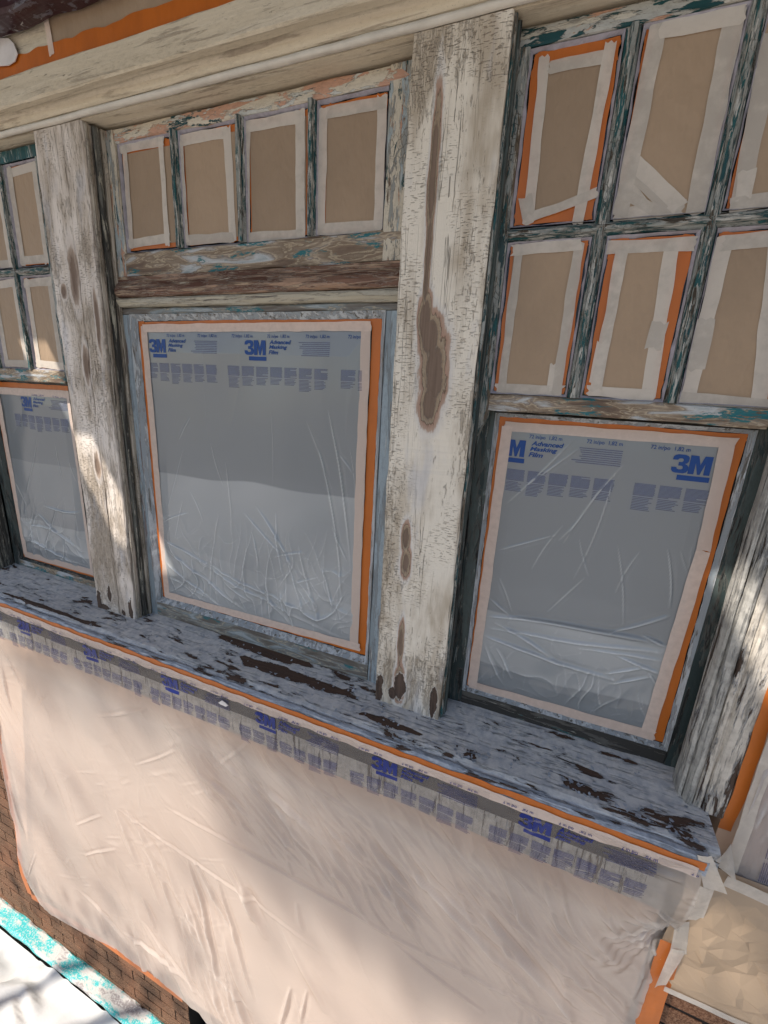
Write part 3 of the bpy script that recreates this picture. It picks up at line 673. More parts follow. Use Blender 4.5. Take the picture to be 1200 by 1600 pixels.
hboard('lower_bottom_rail', -2.2178, -1.7163, .0895, .1275, -.862, -.828, M['wbot'], w1, jit=.001)
ring('glazing_bevel', -2.2185, -1.716, -.8295, -.0330, .007, .0895, .1035, M['rdark'], w1)
glass(-2.215, -1.72, -.82, -.035, .1055, w1)

# --- casings at the two ends
cr = thing('window_casing', 'right end casing with ridged moulding and flaking cream and brown paint', 'casing', (.42, .02, -.87))
for (a, b, y0, y1, m) in ((.3995, .412, .030, .10, 'casing2'), (.352+.0, .3985, .062, .0885, None), (.362, .3740, .020, .045, None)):
    if m: vboard('casing_step', a, b, y0, y1, -.868, .686, M[m], cr, jit=.0008, nick=.001)
sweep('casing_moulding', [(.378, .060), (.3765, .030), (.3790, .014), (.3835, .010), (.3850, .016), (.3875, .016), (.3890, .004), (.3930, -.003), (.3990, -.006), (.4040, -.003), (.4055, .004), (.4075, .004), (.4075, .060)], 'z', -.872, .686, M['casing2'], cr, jit=.0007, nick=.001)
sweep('casing_board', [(.4080, .05), (.4080, -.001), (.411, -.004), (.4195, -.004), (.421, -.001), (.4235, -.001), (.4250, -.006), (.4290, -.010), (.4610, -.010), (.4640, -.007), (.4650, 0), (.4650, .05)], 'z', -.8735, .686, M['casing'], cr, jit=.0008, nick=.0012)
cl = thing('window_casing', 'dark end casing left of the leftmost window at the picture edge', 'casing', (-2.33, .02, -.87))
vboard('casing_board', -2.44, -2.33, -.004, .05, -.8735, .686, M['casing2'], cl, jit=.0008, nick=.001)
vboard('casing_step', -2.329, -2.263, .018, .088, -.870, .686, M['jamb'], cl, jit=.0008, nick=.001)
hboard('casing_block', -2.3285, -2.29, .004, .0175, -.61, -.45, M['jamb'], cl)

# ------------------------------------------------------------ masked small panes
def pane_mask(label, op, paper, tapes, Y, group, orange=.034, wt=.024, ol=(1, 1, 1, 1)):
    """orange tape round the glass, kraft paper inside it, strips of white paper tape on top"""
    x0, x1, z0, z1 = op
    t = thing('pane_masking', label, 'masking paper', ((x0+x1)/2, Y, z0), group)
    i = .0045; w = orange
    if ol[0]: strip('orange_tape', (x0+i+w/2, z0+i), (x0+i+w/2, z1-i), w, Y, M['orange_tape'], t)
    if ol[1]: strip('orange_tape', (x1-i-w/2, z0+i), (x1-i-w/2, z1-i), w, Y, M['orange_tape'], t)
    if ol[2]: strip('orange_tape', (x0+i, z1-i-w/2), (x1-i, z1-i-w/2), w, Y, M['orange_tape'], t)
    if ol[3]: strip('orange_tape', (x0+i, z0+i+w/2), (x1-i, z0+i+w/2), w, Y, M['orange_tape'], t)
    q = np.array(paper); q = q.mean(0)+(q-q.mean(0))*np.array([1.10, 1.05]); n = 14; u = np.linspace(0, 1, n); U, Vv = np.meshgrid(u, u, indexing='ij')
    P = lambda k: q[0][k]*(1-U)*(1-Vv)+q[1][k]*U*(1-Vv)+q[2][k]*U*Vv+q[3][k]*(1-U)*Vv
    cr = random.uniform(.3, 1.2)
    Yp = Y-.0028-np.abs(.0045*np.sin((U*cr+Vv)*5+random.uniform(0, 6))*np.sin(Vv*3+1))*np.sin(np.pi*U)
    grid_obj('kraft_paper', P(0), np.maximum(Yp, Y-.0030-.0008*np.sin(np.pi*U)*np.sin(np.pi*Vv)), P(1), M['kraft'], t)
    for s in tapes:
        strip('white_tape', s[:2], s[2:4], s[4] if len(s) > 4 else wt, Y-.0037, M['white_tape'], t, torn=.004)
    return t
G2 = 'paper masked panes in the top row of the middle window'
ordn = ['narrow kraft paper pane beside the pinkish post, wide orange tape down its right', 'kraft paper pane second in the middle window row, thin orange tape along its top',
        'kraft paper pane third in the middle window row, framed almost wholly in white tape', 'kraft paper pane nearest the broad post, orange tape around its top and left']
TP2 = [[(-1.291,0.648,-1.299,0.385,0.019),(-1.150,0.648,-1.152,0.383,0.018),(-1.312,0.643,-1.139,0.642,0.028),(-1.312,0.396,-1.140,0.402,0.024)],
       [(-1.081,0.630,-1.080,0.382,0.022),(-0.920,0.640,-0.912,0.376,0.024),(-1.090,0.631,-0.916,0.630,0.026),(-1.094,0.391,-0.911,0.388,0.026)],
       [(-0.860,0.641,-0.868,0.379,0.028),(-0.698,0.643,-0.695,0.370,0.028),(-0.871,0.631,-0.689,0.630,0.026),(-0.883,0.383,-0.689,0.379,0.024)],
       [(-0.632,0.636,-0.635,0.390,0.024),(-0.481,0.638,-0.478,0.374,0.024),(-0.625,0.627,-0.473,0.625,0.024),(-0.651,0.387,-0.468,0.381,0.026)]]
for i, (a, b) in enumerate(PANES2):
    m_ = [(.03, .022, .028, .022), (.022, .02, .026, .022), (.02, .018, .024, .02), (.03, .028, .030, .02)][i]
    x0, x1, z0, z1 = a, b, .3725, .6485
    pane_mask(ordn[i], (x0+.004, x1-.002, z0+.001, z1), [(x0+m_[0], z0+m_[3]), (x1-m_[1], z0+m_[3]), (x1-m_[1], z1-m_[2]), (x0+m_[0], z1-m_[2])], TP2[i], .0745, G2, .030)
G3 = 'paper masked panes of the right window'
Y3 = .0635
KA = [(-0.115,0.369), (-0.037,0.394), (-0.034,0.614), (-0.130,0.623)]
pane_mask('kraft paper pane with broad orange top and a slanting white tape across its foot', (-.163, -.0035, .352, .6535), KA,
          [(-0.138,0.639,-0.130,0.358,0.02),(-0.023,0.639,-0.033,0.348,0.021),(-0.128,0.621,-0.031,0.620,0.022),(-0.138,0.365,-0.005,0.401,0.018),(-0.142,0.406,-0.131,0.372,0.026)], Y3, G3, .036)
KB = [(0.044,0.360), (0.171,0.361), (0.161,0.638), (0.054,0.643)]
pane_mask('tall kraft paper pane with a fan of crossed white tapes in its lower left corner', (.0285, .181, .352, .6535), KB,
          [(0.051,0.652,0.042,0.358,0.028),(0.163,0.649,0.167,0.349,0.03),(0.054,0.643,0.178,0.641,0.03),(0.029,0.359,0.147,0.363,0.024),(0.050,0.445,0.142,0.363,0.028),(0.038,0.419,0.090,0.361,0.02),(0.036,0.400,0.116,0.352,0.018),(0.050,0.420,0.120,0.360,0.012)], Y3, G3, .020)
KC = [(0.231,0.356), (0.354,0.369), (0.305,0.650), (0.215,0.637)]
pane_mask('kraft paper pane at the upper right picture corner with doubled tape at lower left', (.211, .3605, .352, .6535), KC,
          [(0.221,0.611,0.235,0.347,0.028),(0.217,0.359,0.328,0.367,0.024),(0.233,0.412,0.237,0.363,0.026),(0.214,0.641,0.305,0.650,0.026),(0.307,0.642,0.339,0.361,0.026)], Y3, G3, .022)
KD = [(-0.141,0.023), (-0.023,0.029), (-0.028,0.304), (-0.146,0.309)]
pane_mask('lower row kraft paper pane beside the broad post, loose tape at its lower right', (-.163, -.0035, .0145, .3215), KD,
          [(-0.142,0.321,-0.142,0.014,0.018),(-0.024,0.316,-0.023,0.016,0.02),(-0.157,0.309,-0.018,0.313,0.022),(-0.157,0.024,-0.009,0.024,0.022),(-0.038,0.082,-0.036,0.022,0.016)], Y3, G3, .022)
KE = [(0.055,0.027), (0.152,0.024), (0.145,0.296), (0.057,0.299)]
pane_mask('lower row kraft paper pane between two broad bands of orange tape', (.0285, .181, .0145, .3215), KE,
          [(0.058,0.296,0.054,0.030,0.022),(0.141,0.305,0.155,0.019,0.026),(0.025,0.303,0.182,0.302,0.024),(0.039,0.028,0.164,0.025,0.022),(0.054,0.127,0.051,0.045,0.024),(0.149,0.163,0.146,0.115,0.03)], Y3, G3, .034)
KF = [(0.222,0.015), (0.346,0.010), (0.305,0.300), (0.224,0.300)]
pane_mask('lower row kraft paper pane at the right picture edge, doubled tape on its left', (.211, .3605, .0145, .3215), KF,
          [(0.226,0.308,0.225,0.013,0.026),(0.303,0.305,0.343,0.008,0.026),(0.223,0.298,0.318,0.302,0.026),(0.207,0.023,0.358,0.016,0.024),(0.224,0.169,0.227,0.075,0.03)], Y3, G3, .020)
G1 = 'paper masked panes of the left window'
L1 = ['kraft paper pane hidden past the left picture edge in the upper row', 'upper row kraft paper pane cut by the left picture edge', 'upper row kraft paper pane touching the left side of the pinkish post',
      'kraft paper pane hidden past the left picture edge in the lower row', 'lower row kraft paper pane cut by the left picture edge', 'lower row kraft paper pane touching the left side of the pinkish post']
for r_, (c_, d_) in enumerate(((.351, .6545), (.0125, .323))):
    for i, (a, b) in enumerate(PX1):
        x0, x1, z0, z1 = a+.003, b-.003, c_+.002, d_-.002
        e = lambda: random.uniform(-.003, .003)
        tp = [(x0+.018+e(), z0+.004, x0+.020+e(), z1-.004, .026), (x1-.016+e(), z0+.004, x1-.018+e(), z1-.004, .026), (x0+.005, z1-.020+e(), x1-.005, z1-.018+e(), .026), (x0+.005, z0+.018+e(), x1-.004, z0+.016+e(), .026)]
        pane_mask(L1[r_*3+i], (x0, x1, z0, z1), [(x0+.02, z0+.015), (x1-.018, z0+.015), (x1-.018, z1-.018), (x0+.02, z1-.018)], tp, Y3, G1, .016)

# ------------------------------------------------------------ films over the three large panes
def win_film(label, X0, X1, Z0, Z1, Y, segs, lx, lz, n, orange, white, layer=None, seed=1, crumple=(.0, .4)):
    t = thing('film_masking', label, 'masking film', ((X0+X1)/2, Y, Z0))
    f = Field(X0+.023, X1-.031, Z0+.018, Z1-.026, .0023)
    rr = random.Random(seed)
    for s in segs:
        f.seg(*s[:4], amp=(s[4] if len(s) > 4 else 2.5)*.00050, w=(s[5] if len(s) > 5 else 4)*.00075, side=rr.uniform(-2.2, 2.2))
    u = (f.X-f.x[0])/(f.x[-1]-f.x[0]); v = (f.Z-f.z[0])/(f.z[-1]-f.z[0])
    low = np.clip((crumple[1]-v)/.30, 0, 1)
    cm = 1-np.abs(f.vnoise(.055, 1, .9, 1.6, seed)); cm2 = 1-np.abs(f.vnoise(.028, 1, 2.1, 1.5, seed+3))
    f.H += low*crumple[0]*(np.clip(cm, -1, 1)*.45)
    f.H += low*crumple[0]*(f.ridge(.075, .75, 1.15, 2.6, seed+20, 6)+f.ridge(.045, .42, 2.0, 2.2, seed+21, 5)+f.ridge(.028, .22, .5, 1.8, seed+22, 4))
    f.H += low*(f.ridge(.038, .0034, 1.45, 4.5, seed+60, 3.5, .35)+f.ridge(.065, .0045, 1.62, 4, seed+61, 4, .35))
    f.H += low*(f.ridge(.10, .0055, 1.35, 2.6, seed+40, 1.8))
    f.H += (1-low)*(f.ridge(.11, .0005, 1.45, 6, seed+30, 9, .1))
    f.H += f.vnoise(.16, .0022, 1.2, 1.4, seed+5)+.0012*np.exp(-((v-.5)/.3)**2)
    ed = np.clip(np.minimum.reduce([u, 1-u, v, 1-v])*14, 0, 1)
    f.Yv = np.minimum(Y-.0028-f.H*ed*2.0-.003*ed, Y-.0012)
    sh = grid_obj('film_sheet', f.X, f.Yv, f.Z, M['film'], t)
    ex = np.zeros_like(f.X)
    for (za, zb, zs, am) in layer or ():           # doubled film and painted lower reflections: whiter band from za to zb
        wz = f.vnoise(.09, .004, .3, 2, seed+9)+zs*(f.X-f.x[0])
        ex += am*np.clip((f.Z-za-wz)/.004, 0, 1)*np.clip((zb+wz-f.Z)/.004, 0, 1)
    add_fold_light(sh, f, f.Yv, .75, ex*(1+f.vnoise(.12, .25, .6, 1.5, seed+2)))
    A, B = film_print(lx, lz, n)
    cl_ = (X0+.024, X1-.032, Z0+.019, Z1-.027)
    A.build('blue_lettering', f, M['ink'], sh, clip=cl_); B.build('fine_print', f, M['fine'], sh, lift=.001, clip=cl_)['kind'] = 'stuff'
    for (a, b, w) in orange: strip('orange_tape', a, b, w, Y, M['orange_tape'], t, torn=.001)
    for (a, b, w) in white: strip('white_tape', a, b, w, Y-.0045, M['pink_tape'], t, torn=.004, wig=.0006)
    return t
S2 = [(-0.602,-0.053,-0.517,-0.535,4,4),(-0.638,-0.145,-0.543,-0.648,3.5,4),(-0.674,-0.085,-0.587,-0.279,1.5,3),(-0.533,-0.153,-0.510,-0.334,2,3),(-0.575,-0.166,-0.516,-0.232,2,3),(-0.970,-0.236,-0.954,-0.481,2,4),(-1.026,-0.181,-0.982,-0.321,1.5,3),(-1.006,-0.412,-1.077,-0.862,3,5),(-1.294,-0.534,-0.483,-0.766,3,5),(-1.293,-0.578,-0.821,-0.804,4,5),(-1.286,-0.632,-0.930,-0.809,4,4),(-1.279,-0.685,-1.015,-0.806,3,4),(-1.296,-0.549,-1.019,-0.626,5,4),(-1.290,-0.504,-1.133,-0.431,3,3),(-0.862,-0.368,-0.689,-0.584,4,6),(-0.784,-0.377,-0.752,-0.598,4,5),(-0.908,-0.396,-0.737,-0.522,3,4),(-0.695,-0.466,-0.610,-0.745,4,6),(-0.730,-0.538,-0.670,-0.703,3,5),(-1.126,-0.352,-1.072,-0.456,2,3),(-1.162,-0.189,-1.106,-0.110,2,3),(-1.158,-0.390,-1.202,-0.537,2,3),(-0.584,-0.385,-0.527,-0.496,3,4),(-0.869,-0.624,-0.693,-0.780,4,6),(-1.006,-0.643,-0.872,-0.707,3,4),(-0.791,-0.528,-0.671,-0.487,3,4),(-0.718,-0.601,-0.624,-0.559,2,3),(-1.292,-0.409,-1.252,-0.498,2,3),(-1.255,-0.697,-0.769,-0.826,3,4),(-0.795,-0.066,-0.792,-0.296,1,3),(-1.142,-0.212,-1.238,-0.448,1.5,4),(-0.877,-0.456,-0.848,-0.585,3,4),(-0.767,-0.635,-0.738,-0.769,3,5),(-1.218,-0.552,-0.622,-0.691,3,4),(-0.614,-0.514,-0.565,-0.676,3,4)]
W2X = (-1.3055, -.4575, -.791, .178)
win_film('large sheet of grey masking film with blue printing taped over the middle window', -1.3055, -.4575, -.791, .178, .0755, S2, -1.263, .124, 3,
    [((-1.292, -.789), (-1.292, .177), .026), ((-.471, -.785), (-.471, .177), .027), ((-1.304, .165), (-.459, .170), .022), ((-1.304, -.779), (-.459, -.777), .024)],
    [((-1.280, -.780), (-1.2785, .160), .026), ((-.4965, -.766), (-.4985, .158), .028), ((-1.283, .1555), (-.486, .1605), .023), ((-1.290, -.778), (-.476, -.764), .026)], layer=[(-.9, -.31, .03, .34), (-.9, -.55, -.1, .10)], seed=4, crumple=(.0050, .42))
S3 = [(0.044,-0.099,-0.063,-0.205,2,3),(0.031,-0.078,-0.103,-0.257,2,3),(0.128,-0.142,0.082,-0.423,2,3),(0.142,-0.126,0.046,-0.337,2.5,3),(0.102,-0.196,0.033,-0.331,2.5,3),(0.028,-0.315,-0.112,-0.384,2.5,3),(0.039,-0.288,-0.018,-0.419,2,3),(-0.123,-0.579,0.327,-0.545,6,7),(-0.110,-0.611,0.324,-0.560,4,6),(-0.125,-0.636,0.233,-0.666,5,6),(-0.092,-0.590,0.098,-0.668,4,6),(0.118,-0.600,0.331,-0.585,3,5),(0.182,-0.540,0.304,-0.463,4,5),(0.188,-0.658,0.293,-0.606,3,4),(0.207,-0.680,0.297,-0.631,3,4),(0.262,-0.304,0.296,-0.449,2.5,3),(0.163,-0.315,0.209,-0.515,2,3),(0.287,-0.304,0.341,-0.454,2,3),(0.306,-0.231,0.340,-0.335,2,3),(0.211,-0.321,0.178,-0.436,2,3),(0.109,-0.409,0.036,-0.524,2,3),(0.079,-0.314,0.116,-0.407,1.5,3),(-0.122,-0.516,-0.047,-0.565,3,4),(-0.114,-0.653,-0.036,-0.784,3,4),(-0.078,-0.662,-0.023,-0.748,3,4),(0.251,-0.529,0.308,-0.548,3,4),(0.206,-0.596,0.323,-0.623,4,5),(-0.050,-0.546,-0.095,-0.454,2,3),(0.306,-0.288,0.319,-0.410,2,3),(0.281,-0.618,0.330,-0.694,3,4)]
win_film('grey masking film with large blue printing and fan creases taped over the right window', -.1455, .3545, -.8115, -.040, .1055, S3, -.147, -.093, 2,
    [((-.133, -.81), (-.133, -.042), .022), ((.338, -.81), (.3365, -.042), .030), ((-.144, -.0465), (.353, -.0485), .014), ((-.144, -.800), (.353, -.797), .020)],
    [((-.1285, -.806), (-.1235, -.062), .026), ((.316, -.788), (.3290, -.30), .028), ((.3290, -.30), (.3215, -.062), .026), ((-.130, -.062), (.338, -.0605), .022), ((-.136, -.804), (.332, -.796), .028)], layer=[(-.725, -.555, .02, .38), (-.9, -.555, .02, .04)], seed=9, crumple=(.0046, .36))
S1 = [(-1.774,-0.178,-1.719,-0.272,2,3),(-1.957,-0.243,-2.095,-0.502,2,4),(-1.857,-0.259,-1.844,-0.414,2,3),(-2.172,-0.455,-2.111,-0.562,2,3),(-1.787,-0.329,-1.736,-0.453,2,3),(-2.152,-0.718,-1.768,-0.822,5,6),(-2.050,-0.582,-1.786,-0.709,4,6),(-2.155,-0.643,-1.894,-0.643,3,5),(-1.908,-0.703,-1.913,-0.824,4,5),(-1.998,-0.545,-1.732,-0.532,4,5),(-2.011,-0.783,-1.759,-0.776,3,4)]
win_film('small visible part of grey masking film with blue printing taped over the left window', -2.215, -1.7205, -.8225, -.042, .1055, S1, -2.037, -.094, 1,
    [((-2.204, -.82), (-2.204, -.044), .022), ((-2.214, -.0545), (-1.722, -.0525), .024), ((-2.214, -.812), (-1.722, -.811), .022)],
    [((-2.188, -.80), (-2.184, -.07), .030), ((-1.735, -.80), (-1.735, -.06), .026), ((-2.20, -.078), (-1.722, -.072), .028), ((-2.20, -.803), (-1.722, -.798), .028)], layer=[(-.9, -.36, .02, .16), (-.74, -.62, .0, .35)], seed=15, crumple=(.006, .45))

# ------------------------------------------------------------ the big sheet below the sill
wf = thing('film_curtain', 'huge pale translucent film sheet with blue printing hanging below the window sill', 'masking film', (-1, -.08, -3.0))
fw = Field(-2.62, .50, -3.12, -.905, .0046)
rr = random.Random(3)
SW = [(-0.232,-1.291,0.094,-1.519,9,8),(-0.202,-1.287,0.138,-1.460,6,7),(-0.134,-1.285,0.176,-1.484,6,7),(-0.310,-1.361,-0.093,-1.519,5,6),(-0.399,-1.332,-0.171,-1.545,4,6),(-0.537,-1.379,-0.423,-1.596,4,5),(-0.789,-1.230,-0.436,-1.575,5,5),(-0.844,-1.254,-0.534,-1.547,4,5),(-0.711,-1.221,-0.395,-1.437,4,5),(-1.124,-1.826,-1.020,-2.557,9,8),(-1.089,-1.806,-0.883,-2.211,6,6),(-1.177,-2.036,-1.065,-2.426,6,7),(-0.977,-1.843,-0.828,-2.482,6,8),(-0.652,-2.259,-0.700,-2.536,7,8),(-0.579,-2.219,-0.607,-2.454,5,6),(-0.119,-1.252,0.270,-1.565,6,7),(-0.047,-1.235,0.332,-1.463,5,6),(-0.001,-1.328,0.324,-1.600,5,6),(0.159,-1.370,0.365,-1.564,4,6),(-0.248,-1.655,0.049,-1.750,3,6),(0.422,-1.164,0.320,-1.120,8,4),(0.422,-1.164,0.338,-1.255,9,4),(0.422,-1.164,0.350,-1.170,7,4),(0.422,-1.164,0.360,-1.297,7,5),(0.422,-1.160,0.360,-1.079,5,3),(0.422,-1.164,0.263,-1.239,6,6),(0.422,-1.132,0.332,-1.075,5,3),(-2.110,-1.177,-2.311,-1.667,7,6),(-2.070,-1.197,-2.100,-1.477,5,4),(-2.146,-1.204,-2.409,-2.421,5,5),(-2.003,-1.113,-1.961,-1.293,4,4),(-2.331,-1.950,-2.312,-2.369,4,5),(-2.431,-2.818,-2.258,-2.475,4,4),(-0.928,-1.263,-0.708,-1.016,2,5),(-1.812,-2.018,-1.612,-1.858,3,5),(-1.473,-1.248,-1.184,-1.100,3,5),(-1.322,-1.433,-1.074,-1.240,2,4),(-1.805,-2.216,-1.558,-2.036,3,5),(-1.659,-2.688,-1.236,-2.687,5,8),(-1.971,-2.577,-1.623,-2.755,4,8),(-1.498,-2.487,-1.123,-2.729,4,7),(-0.830,-2.567,-1.103,-2.455,4,6),(0.413,-1.214,0.402,-1.406,4,4),(0.393,-1.250,0.391,-1.465,4,4)]
for s in SW: fw.seg(*s[:4], amp=s[4]*.0011, w=s[5]*.0010, side=rr.uniform(-1.4, 1.4))
# families of tension wrinkles: diagonals on the right, finer ones on the left
for i in range(260):
    x = rr.uniform(-1.0, .35); z = rr.uniform(-1.9, -1.08); L = rr.uniform(.10, .34); a = math.radians(rr.gauss(-46, 8))
    if z-L*.72 < -1.60-.06*x: continue
    fw.seg(x, z, x+L*math.cos(a), z+L*math.sin(a), rr.uniform(.0015, .0042), rr.uniform(.0038, .0075), rr.uniform(-1.5, 1.5))
fw.seg(-1.2, -1.58, -.1, -1.635, .004, .006, .3); fw.seg(-.3, -1.63, .4, -1.60, .003, .006, -.3); fw.seg(-1.5, -1.75, -.5, -1.93, .003, .006, .2)
for i in range(60):
    x = rr.uniform(-2.35, -.9); z = rr.uniform(-2.7, -1.15); L = rr.uniform(.06, .22); a = math.radians(rr.gauss(28, 12))
    fw.seg(x, z, x+L*math.cos(a), z+L*math.sin(a), rr.uniform(.0003, .0010), rr.uniform(.004, .009), rr.uniform(-1, 1))
for i in range(50):
    x = rr.uniform(-1.6, -.6); z = rr.uniform(-2.7, -1.7); L = rr.uniform(.15, .5); a = math.radians(rr.gauss(-72, 9))
    fw.seg(x, z, x+L*math.cos(a), z+L*math.sin(a), rr.uniform(.002, .006), rr.uniform(.008, .016), rr.uniform(-1.2, 1.2))
for i in range(40):
    x = rr.uniform(.05, .42); z = rr.uniform(-1.75, -1.15); L = rr.uniform(.04, .12); a = math.radians(rr.gauss(-62, 16))
    fw.seg(x, z, x+L*math.cos(a), z+L*math.sin(a), rr.uniform(.001, .0025), rr.uniform(.004, .007), rr.uniform(-1, 1))
for i in range(36):
    x = rr.uniform(-2.3, .3); z = rr.uniform(-1.05, -.925); L = rr.uniform(.05, .2); a = math.radians(rr.gauss(0, 16))
    fw.seg(x, z, x+L*math.cos(a), z+L*math.sin(a), rr.uniform(.001, .0035), rr.uniform(.005, .007), rr.uniform(-1, 1))
top = np.clip((fw.Z+1.02)/.1, 0, 1)
mR = np.clip((fw.X+1.25)/.3, 0, 1)*np.clip((-1.03-fw.Z)/.06, 0, 1)*np.clip((fw.Z+1.66+.06*fw.X)/.05, 0, 1)
fw.H += mR*(fw.ridge(.022, .0032, -.80, 13, 71, 4.5, .25)+fw.ridge(.038, .0045, -.92, 11, 77, 5, .25)+fw.ridge(.07, .0085, -.98, 8, 72, 7, .3))
mL = np.clip((-.9-fw.X)/.4, 0, 1)
fw.H += mL*(.5*fw.ridge(.035, .0010, .5, 6, 73, 3, .3)+fw.ridge(.06, .0022, -1.30, 9, 74, 5, .25))+.5*(1-mR)*fw.ridge(.04, .0018, -1.0, 10, 75, 5, .3)
tb = np.clip((fw.Z+1.06)/.04, 0, 1); fw.H += tb*(fw.ridge(.022, .003, .1, 3, 76, 3)+fw.ridge(.05, .004, -.1, 3, 77, 4))
pr = np.hypot(fw.X-.44, fw.Z+1.215); pa = np.arctan2(fw.Z+1.215, fw.X-.44)
fw.H += np.exp(-((pr-.10)/.085)**2)*.0042*np.abs(np.sin(pa*11+np.sin(pa*5)*1.5))
zz = np.array([-3.2, -3.0, -2.6, -1.9, -1.4, -1.10, -.99, -.90]); yy = np.array([-.045, -.045, -.055, -.075, -.100, -.128, -.133, -.1335])
base = np.interp(fw.Z, zz, yy)
pin = np.exp(-(((fw.X-.44)/.10)**2+((fw.Z+1.23)/.16)**2)); base = base*(1-.6*pin)
rt = np.clip((fw.X-.20)/.24, 0, 1)**2*np.clip((-1.15-fw.Z)/.1, 0, 1); base = base*(1-.72*rt)
base += fw.vnoise(.45, .010, .5, 1.5, 31)*(1-top)+fw.vnoise(.14, .0035, -.7, 2.2, 37)*(1-top)
fw.Yv = np.minimum(base-fw.H*1.6, -.026)
# outline: taped edges pull in to the left, at the foot and at the right-hand pinch
lx_ = np.interp(fw.Z, [-3.12, -2.92, -2.75, -2.2, -1.6, -.9], [-2.35, -2.43, -2.45, -2.36, -2.26, -2.14])
rx_ = np.interp(fw.Z, [-3.12, -1.7, -1.45, -1.235, -1.12, -.93, -.9], [.415, .425, .418, .438, .425, .405, .40])
U = (fw.X-fw.x[0])/(fw.x[-1]-fw.x[0])
foot = np.interp(fw.X, [-2.6, -2.43, -1.9, -1.28, -1.24, -.9, .5], [-2.93, -2.93, -2.86, -2.86, -2.90, -3.12, -3.12])
Vv = (fw.Z-fw.z[0])/(fw.z[-1]-fw.z[0])
fw.GX = lx_+(rx_-lx_)*U; fw.GZ = foot+(-.908-foot)*Vv
class _W: pass
def place(x, z):
    """sheet coordinates to the pulled-in outline"""
    u = (x-fw.x[0])/(fw.x[-1]-fw.x[0]); v = (z-fw.z[0])/(fw.z[-1]-fw.z[0])
    return u, v
# resample the height so that it belongs to the final position
from_x = fw.GX; from_z = fw.GZ
Yg = fw.at(from_x, from_z)
wfs = grid_obj('film_sheet', fw.GX, Yg, fw.GZ, M['film_wall'], wf)
add_fold_light(wfs, fw, Yg, .28, np.clip((-1.05-.03*fw.GX-fw.GZ)/.25, 0, .35)-np.interp(fw.GZ+.008*np.sin(fw.GX*9), [-1.16, -1.07, -1.0, -.96], [0, .6, .9, 1.0])*np.clip((.36-fw.GX)/.06, .15, 1), pre=2)
A, B = film_print(-.335-5*.38, -.929, 7)
cl_ = (-2.14, .398, -1.2, -.915)
A.build('blue_lettering', fw, M['ink_wall'], wfs, lift=.0022, clip=cl_); B.build('fine_print', fw, M['fine_wall'], wfs, lift=.0018, clip=cl_)['kind'] = 'stuff'
strip('orange_tape', (-3.1, -.8935), (.405, -.8955), .020, -.1312, M['orange_tape'], wf, torn=.001, wig=.0016)
strip('white_tape', (-3.1, -.911), (.395, -.914), .026, -.1330, M['pink_tape'], wf, torn=.002, wig=.0016)
def tape3(name, pts, w, mat, parent, nrm=(0, -1, 0)):
    """tape following a bent 3-D path; width lies in the wall plane"""
    P = [Vector(p) for p in pts]; Q = []
    for a, b in zip(P[:-1], P[1:]):
        n = max(2, int((b-a).length/.012)); Q += [a.lerp(b, i/n) for i in range(n)]
    Q.append(P[-1]); n = len(Q)
    for _ in range(14): Q = [Q[0]]+[(Q[i-1]+Q[i]*2+Q[i+1])/4 for i in range(1, n-1)]+[Q[-1]]
    e = smooth_noise(n, 3, .0007); X = np.zeros((n, 4)); Yy = X.copy(); Z = X.copy(); N = Vector(nrm)
    for i, q in enumerate(Q):
        d = (Q[min(i+1, n-1)]-Q[max(i-1, 0)]).normalized(); s = d.cross(N).normalized()
        for j in range(4):
            p = q+s*((j/3-.5)*w+(e[i] if j in (0, 3) else 0)); X[i, j], Yy[i, j], Z[i, j] = p.x, p.y-random.uniform(0, .0004), p.z
    return grid_obj(name, X, Yy, Z, mat, parent, smooth=False)
def fy(x, z): return float(fw.at(np.array([x]), np.array([z]))[0])
lp = [(float(np.interp(z, [-3.12, -2.92, -2.75, -2.2, -1.6, -.9], [-2.35, -2.43, -2.45, -2.36, -2.26, -2.14])), z) for z in np.linspace(-1.3, -2.91, 24)]
tape3('orange_tape', [(x-.012, min(-.024, fy(x, z)+.004), z) for x, z in lp], .045, M['orange_tape'], wf)
tape3('orange_tape', [(x, -.045, z-.012) for x, z in ((-2.45, -2.925), (-2.2, -2.895), (-1.9, -2.862), (-1.6, -2.862), (-1.28, -2.864))], .045, M['orange_tape'], wf)
tape3('orange_tape', [(.432, -.045, -1.24), (.437, -.036, -1.33), (.436, -.034, -1.43), (.446, -.032, -1.80)], .050, M['orange_tape'], wf)
def quad_tape(name, c, mat, parent, n=7):
    """short piece of tape given by four corners (x, y, z)"""
    c = [np.array(p) for p in c]; u = np.linspace(0, 1, n); U, V_ = np.meshgrid(u, u, indexing='ij')
    P = [c[0][k]*(1-U)*(1-V_)+c[1][k]*U*(1-V_)+c[2][k]*U*V_+c[3][k]*(1-U)*V_ for k in range(3)]
    P[1] = P[1]-.003*np.sin(U*3.1)*np.sin(V_*4+1)-RNG.uniform(0, .0006, U.shape)
    P[0] = P[0]+RNG.uniform(-.0006, .0006, U.shape)
    return grid_obj(name, P[0], P[1], P[2], mat, parent, smooth=False)
def Q(p, y): return (p[0], y, p[1])
quad_tape('white_tape', [Q((0.385,-0.869), -.134), Q((0.408,-0.860), -.132), Q((0.474,-0.986), -.09), Q((0.424,-0.973), -.11)], M['white_tape'], wf)
quad_tape('white_tape', [Q((0.414,-0.963), -.115), Q((0.448,-0.982), -.095), Q((0.464,-1.120), -.06), Q((0.425,-1.127), -.07)], M['white_tape'], wf)

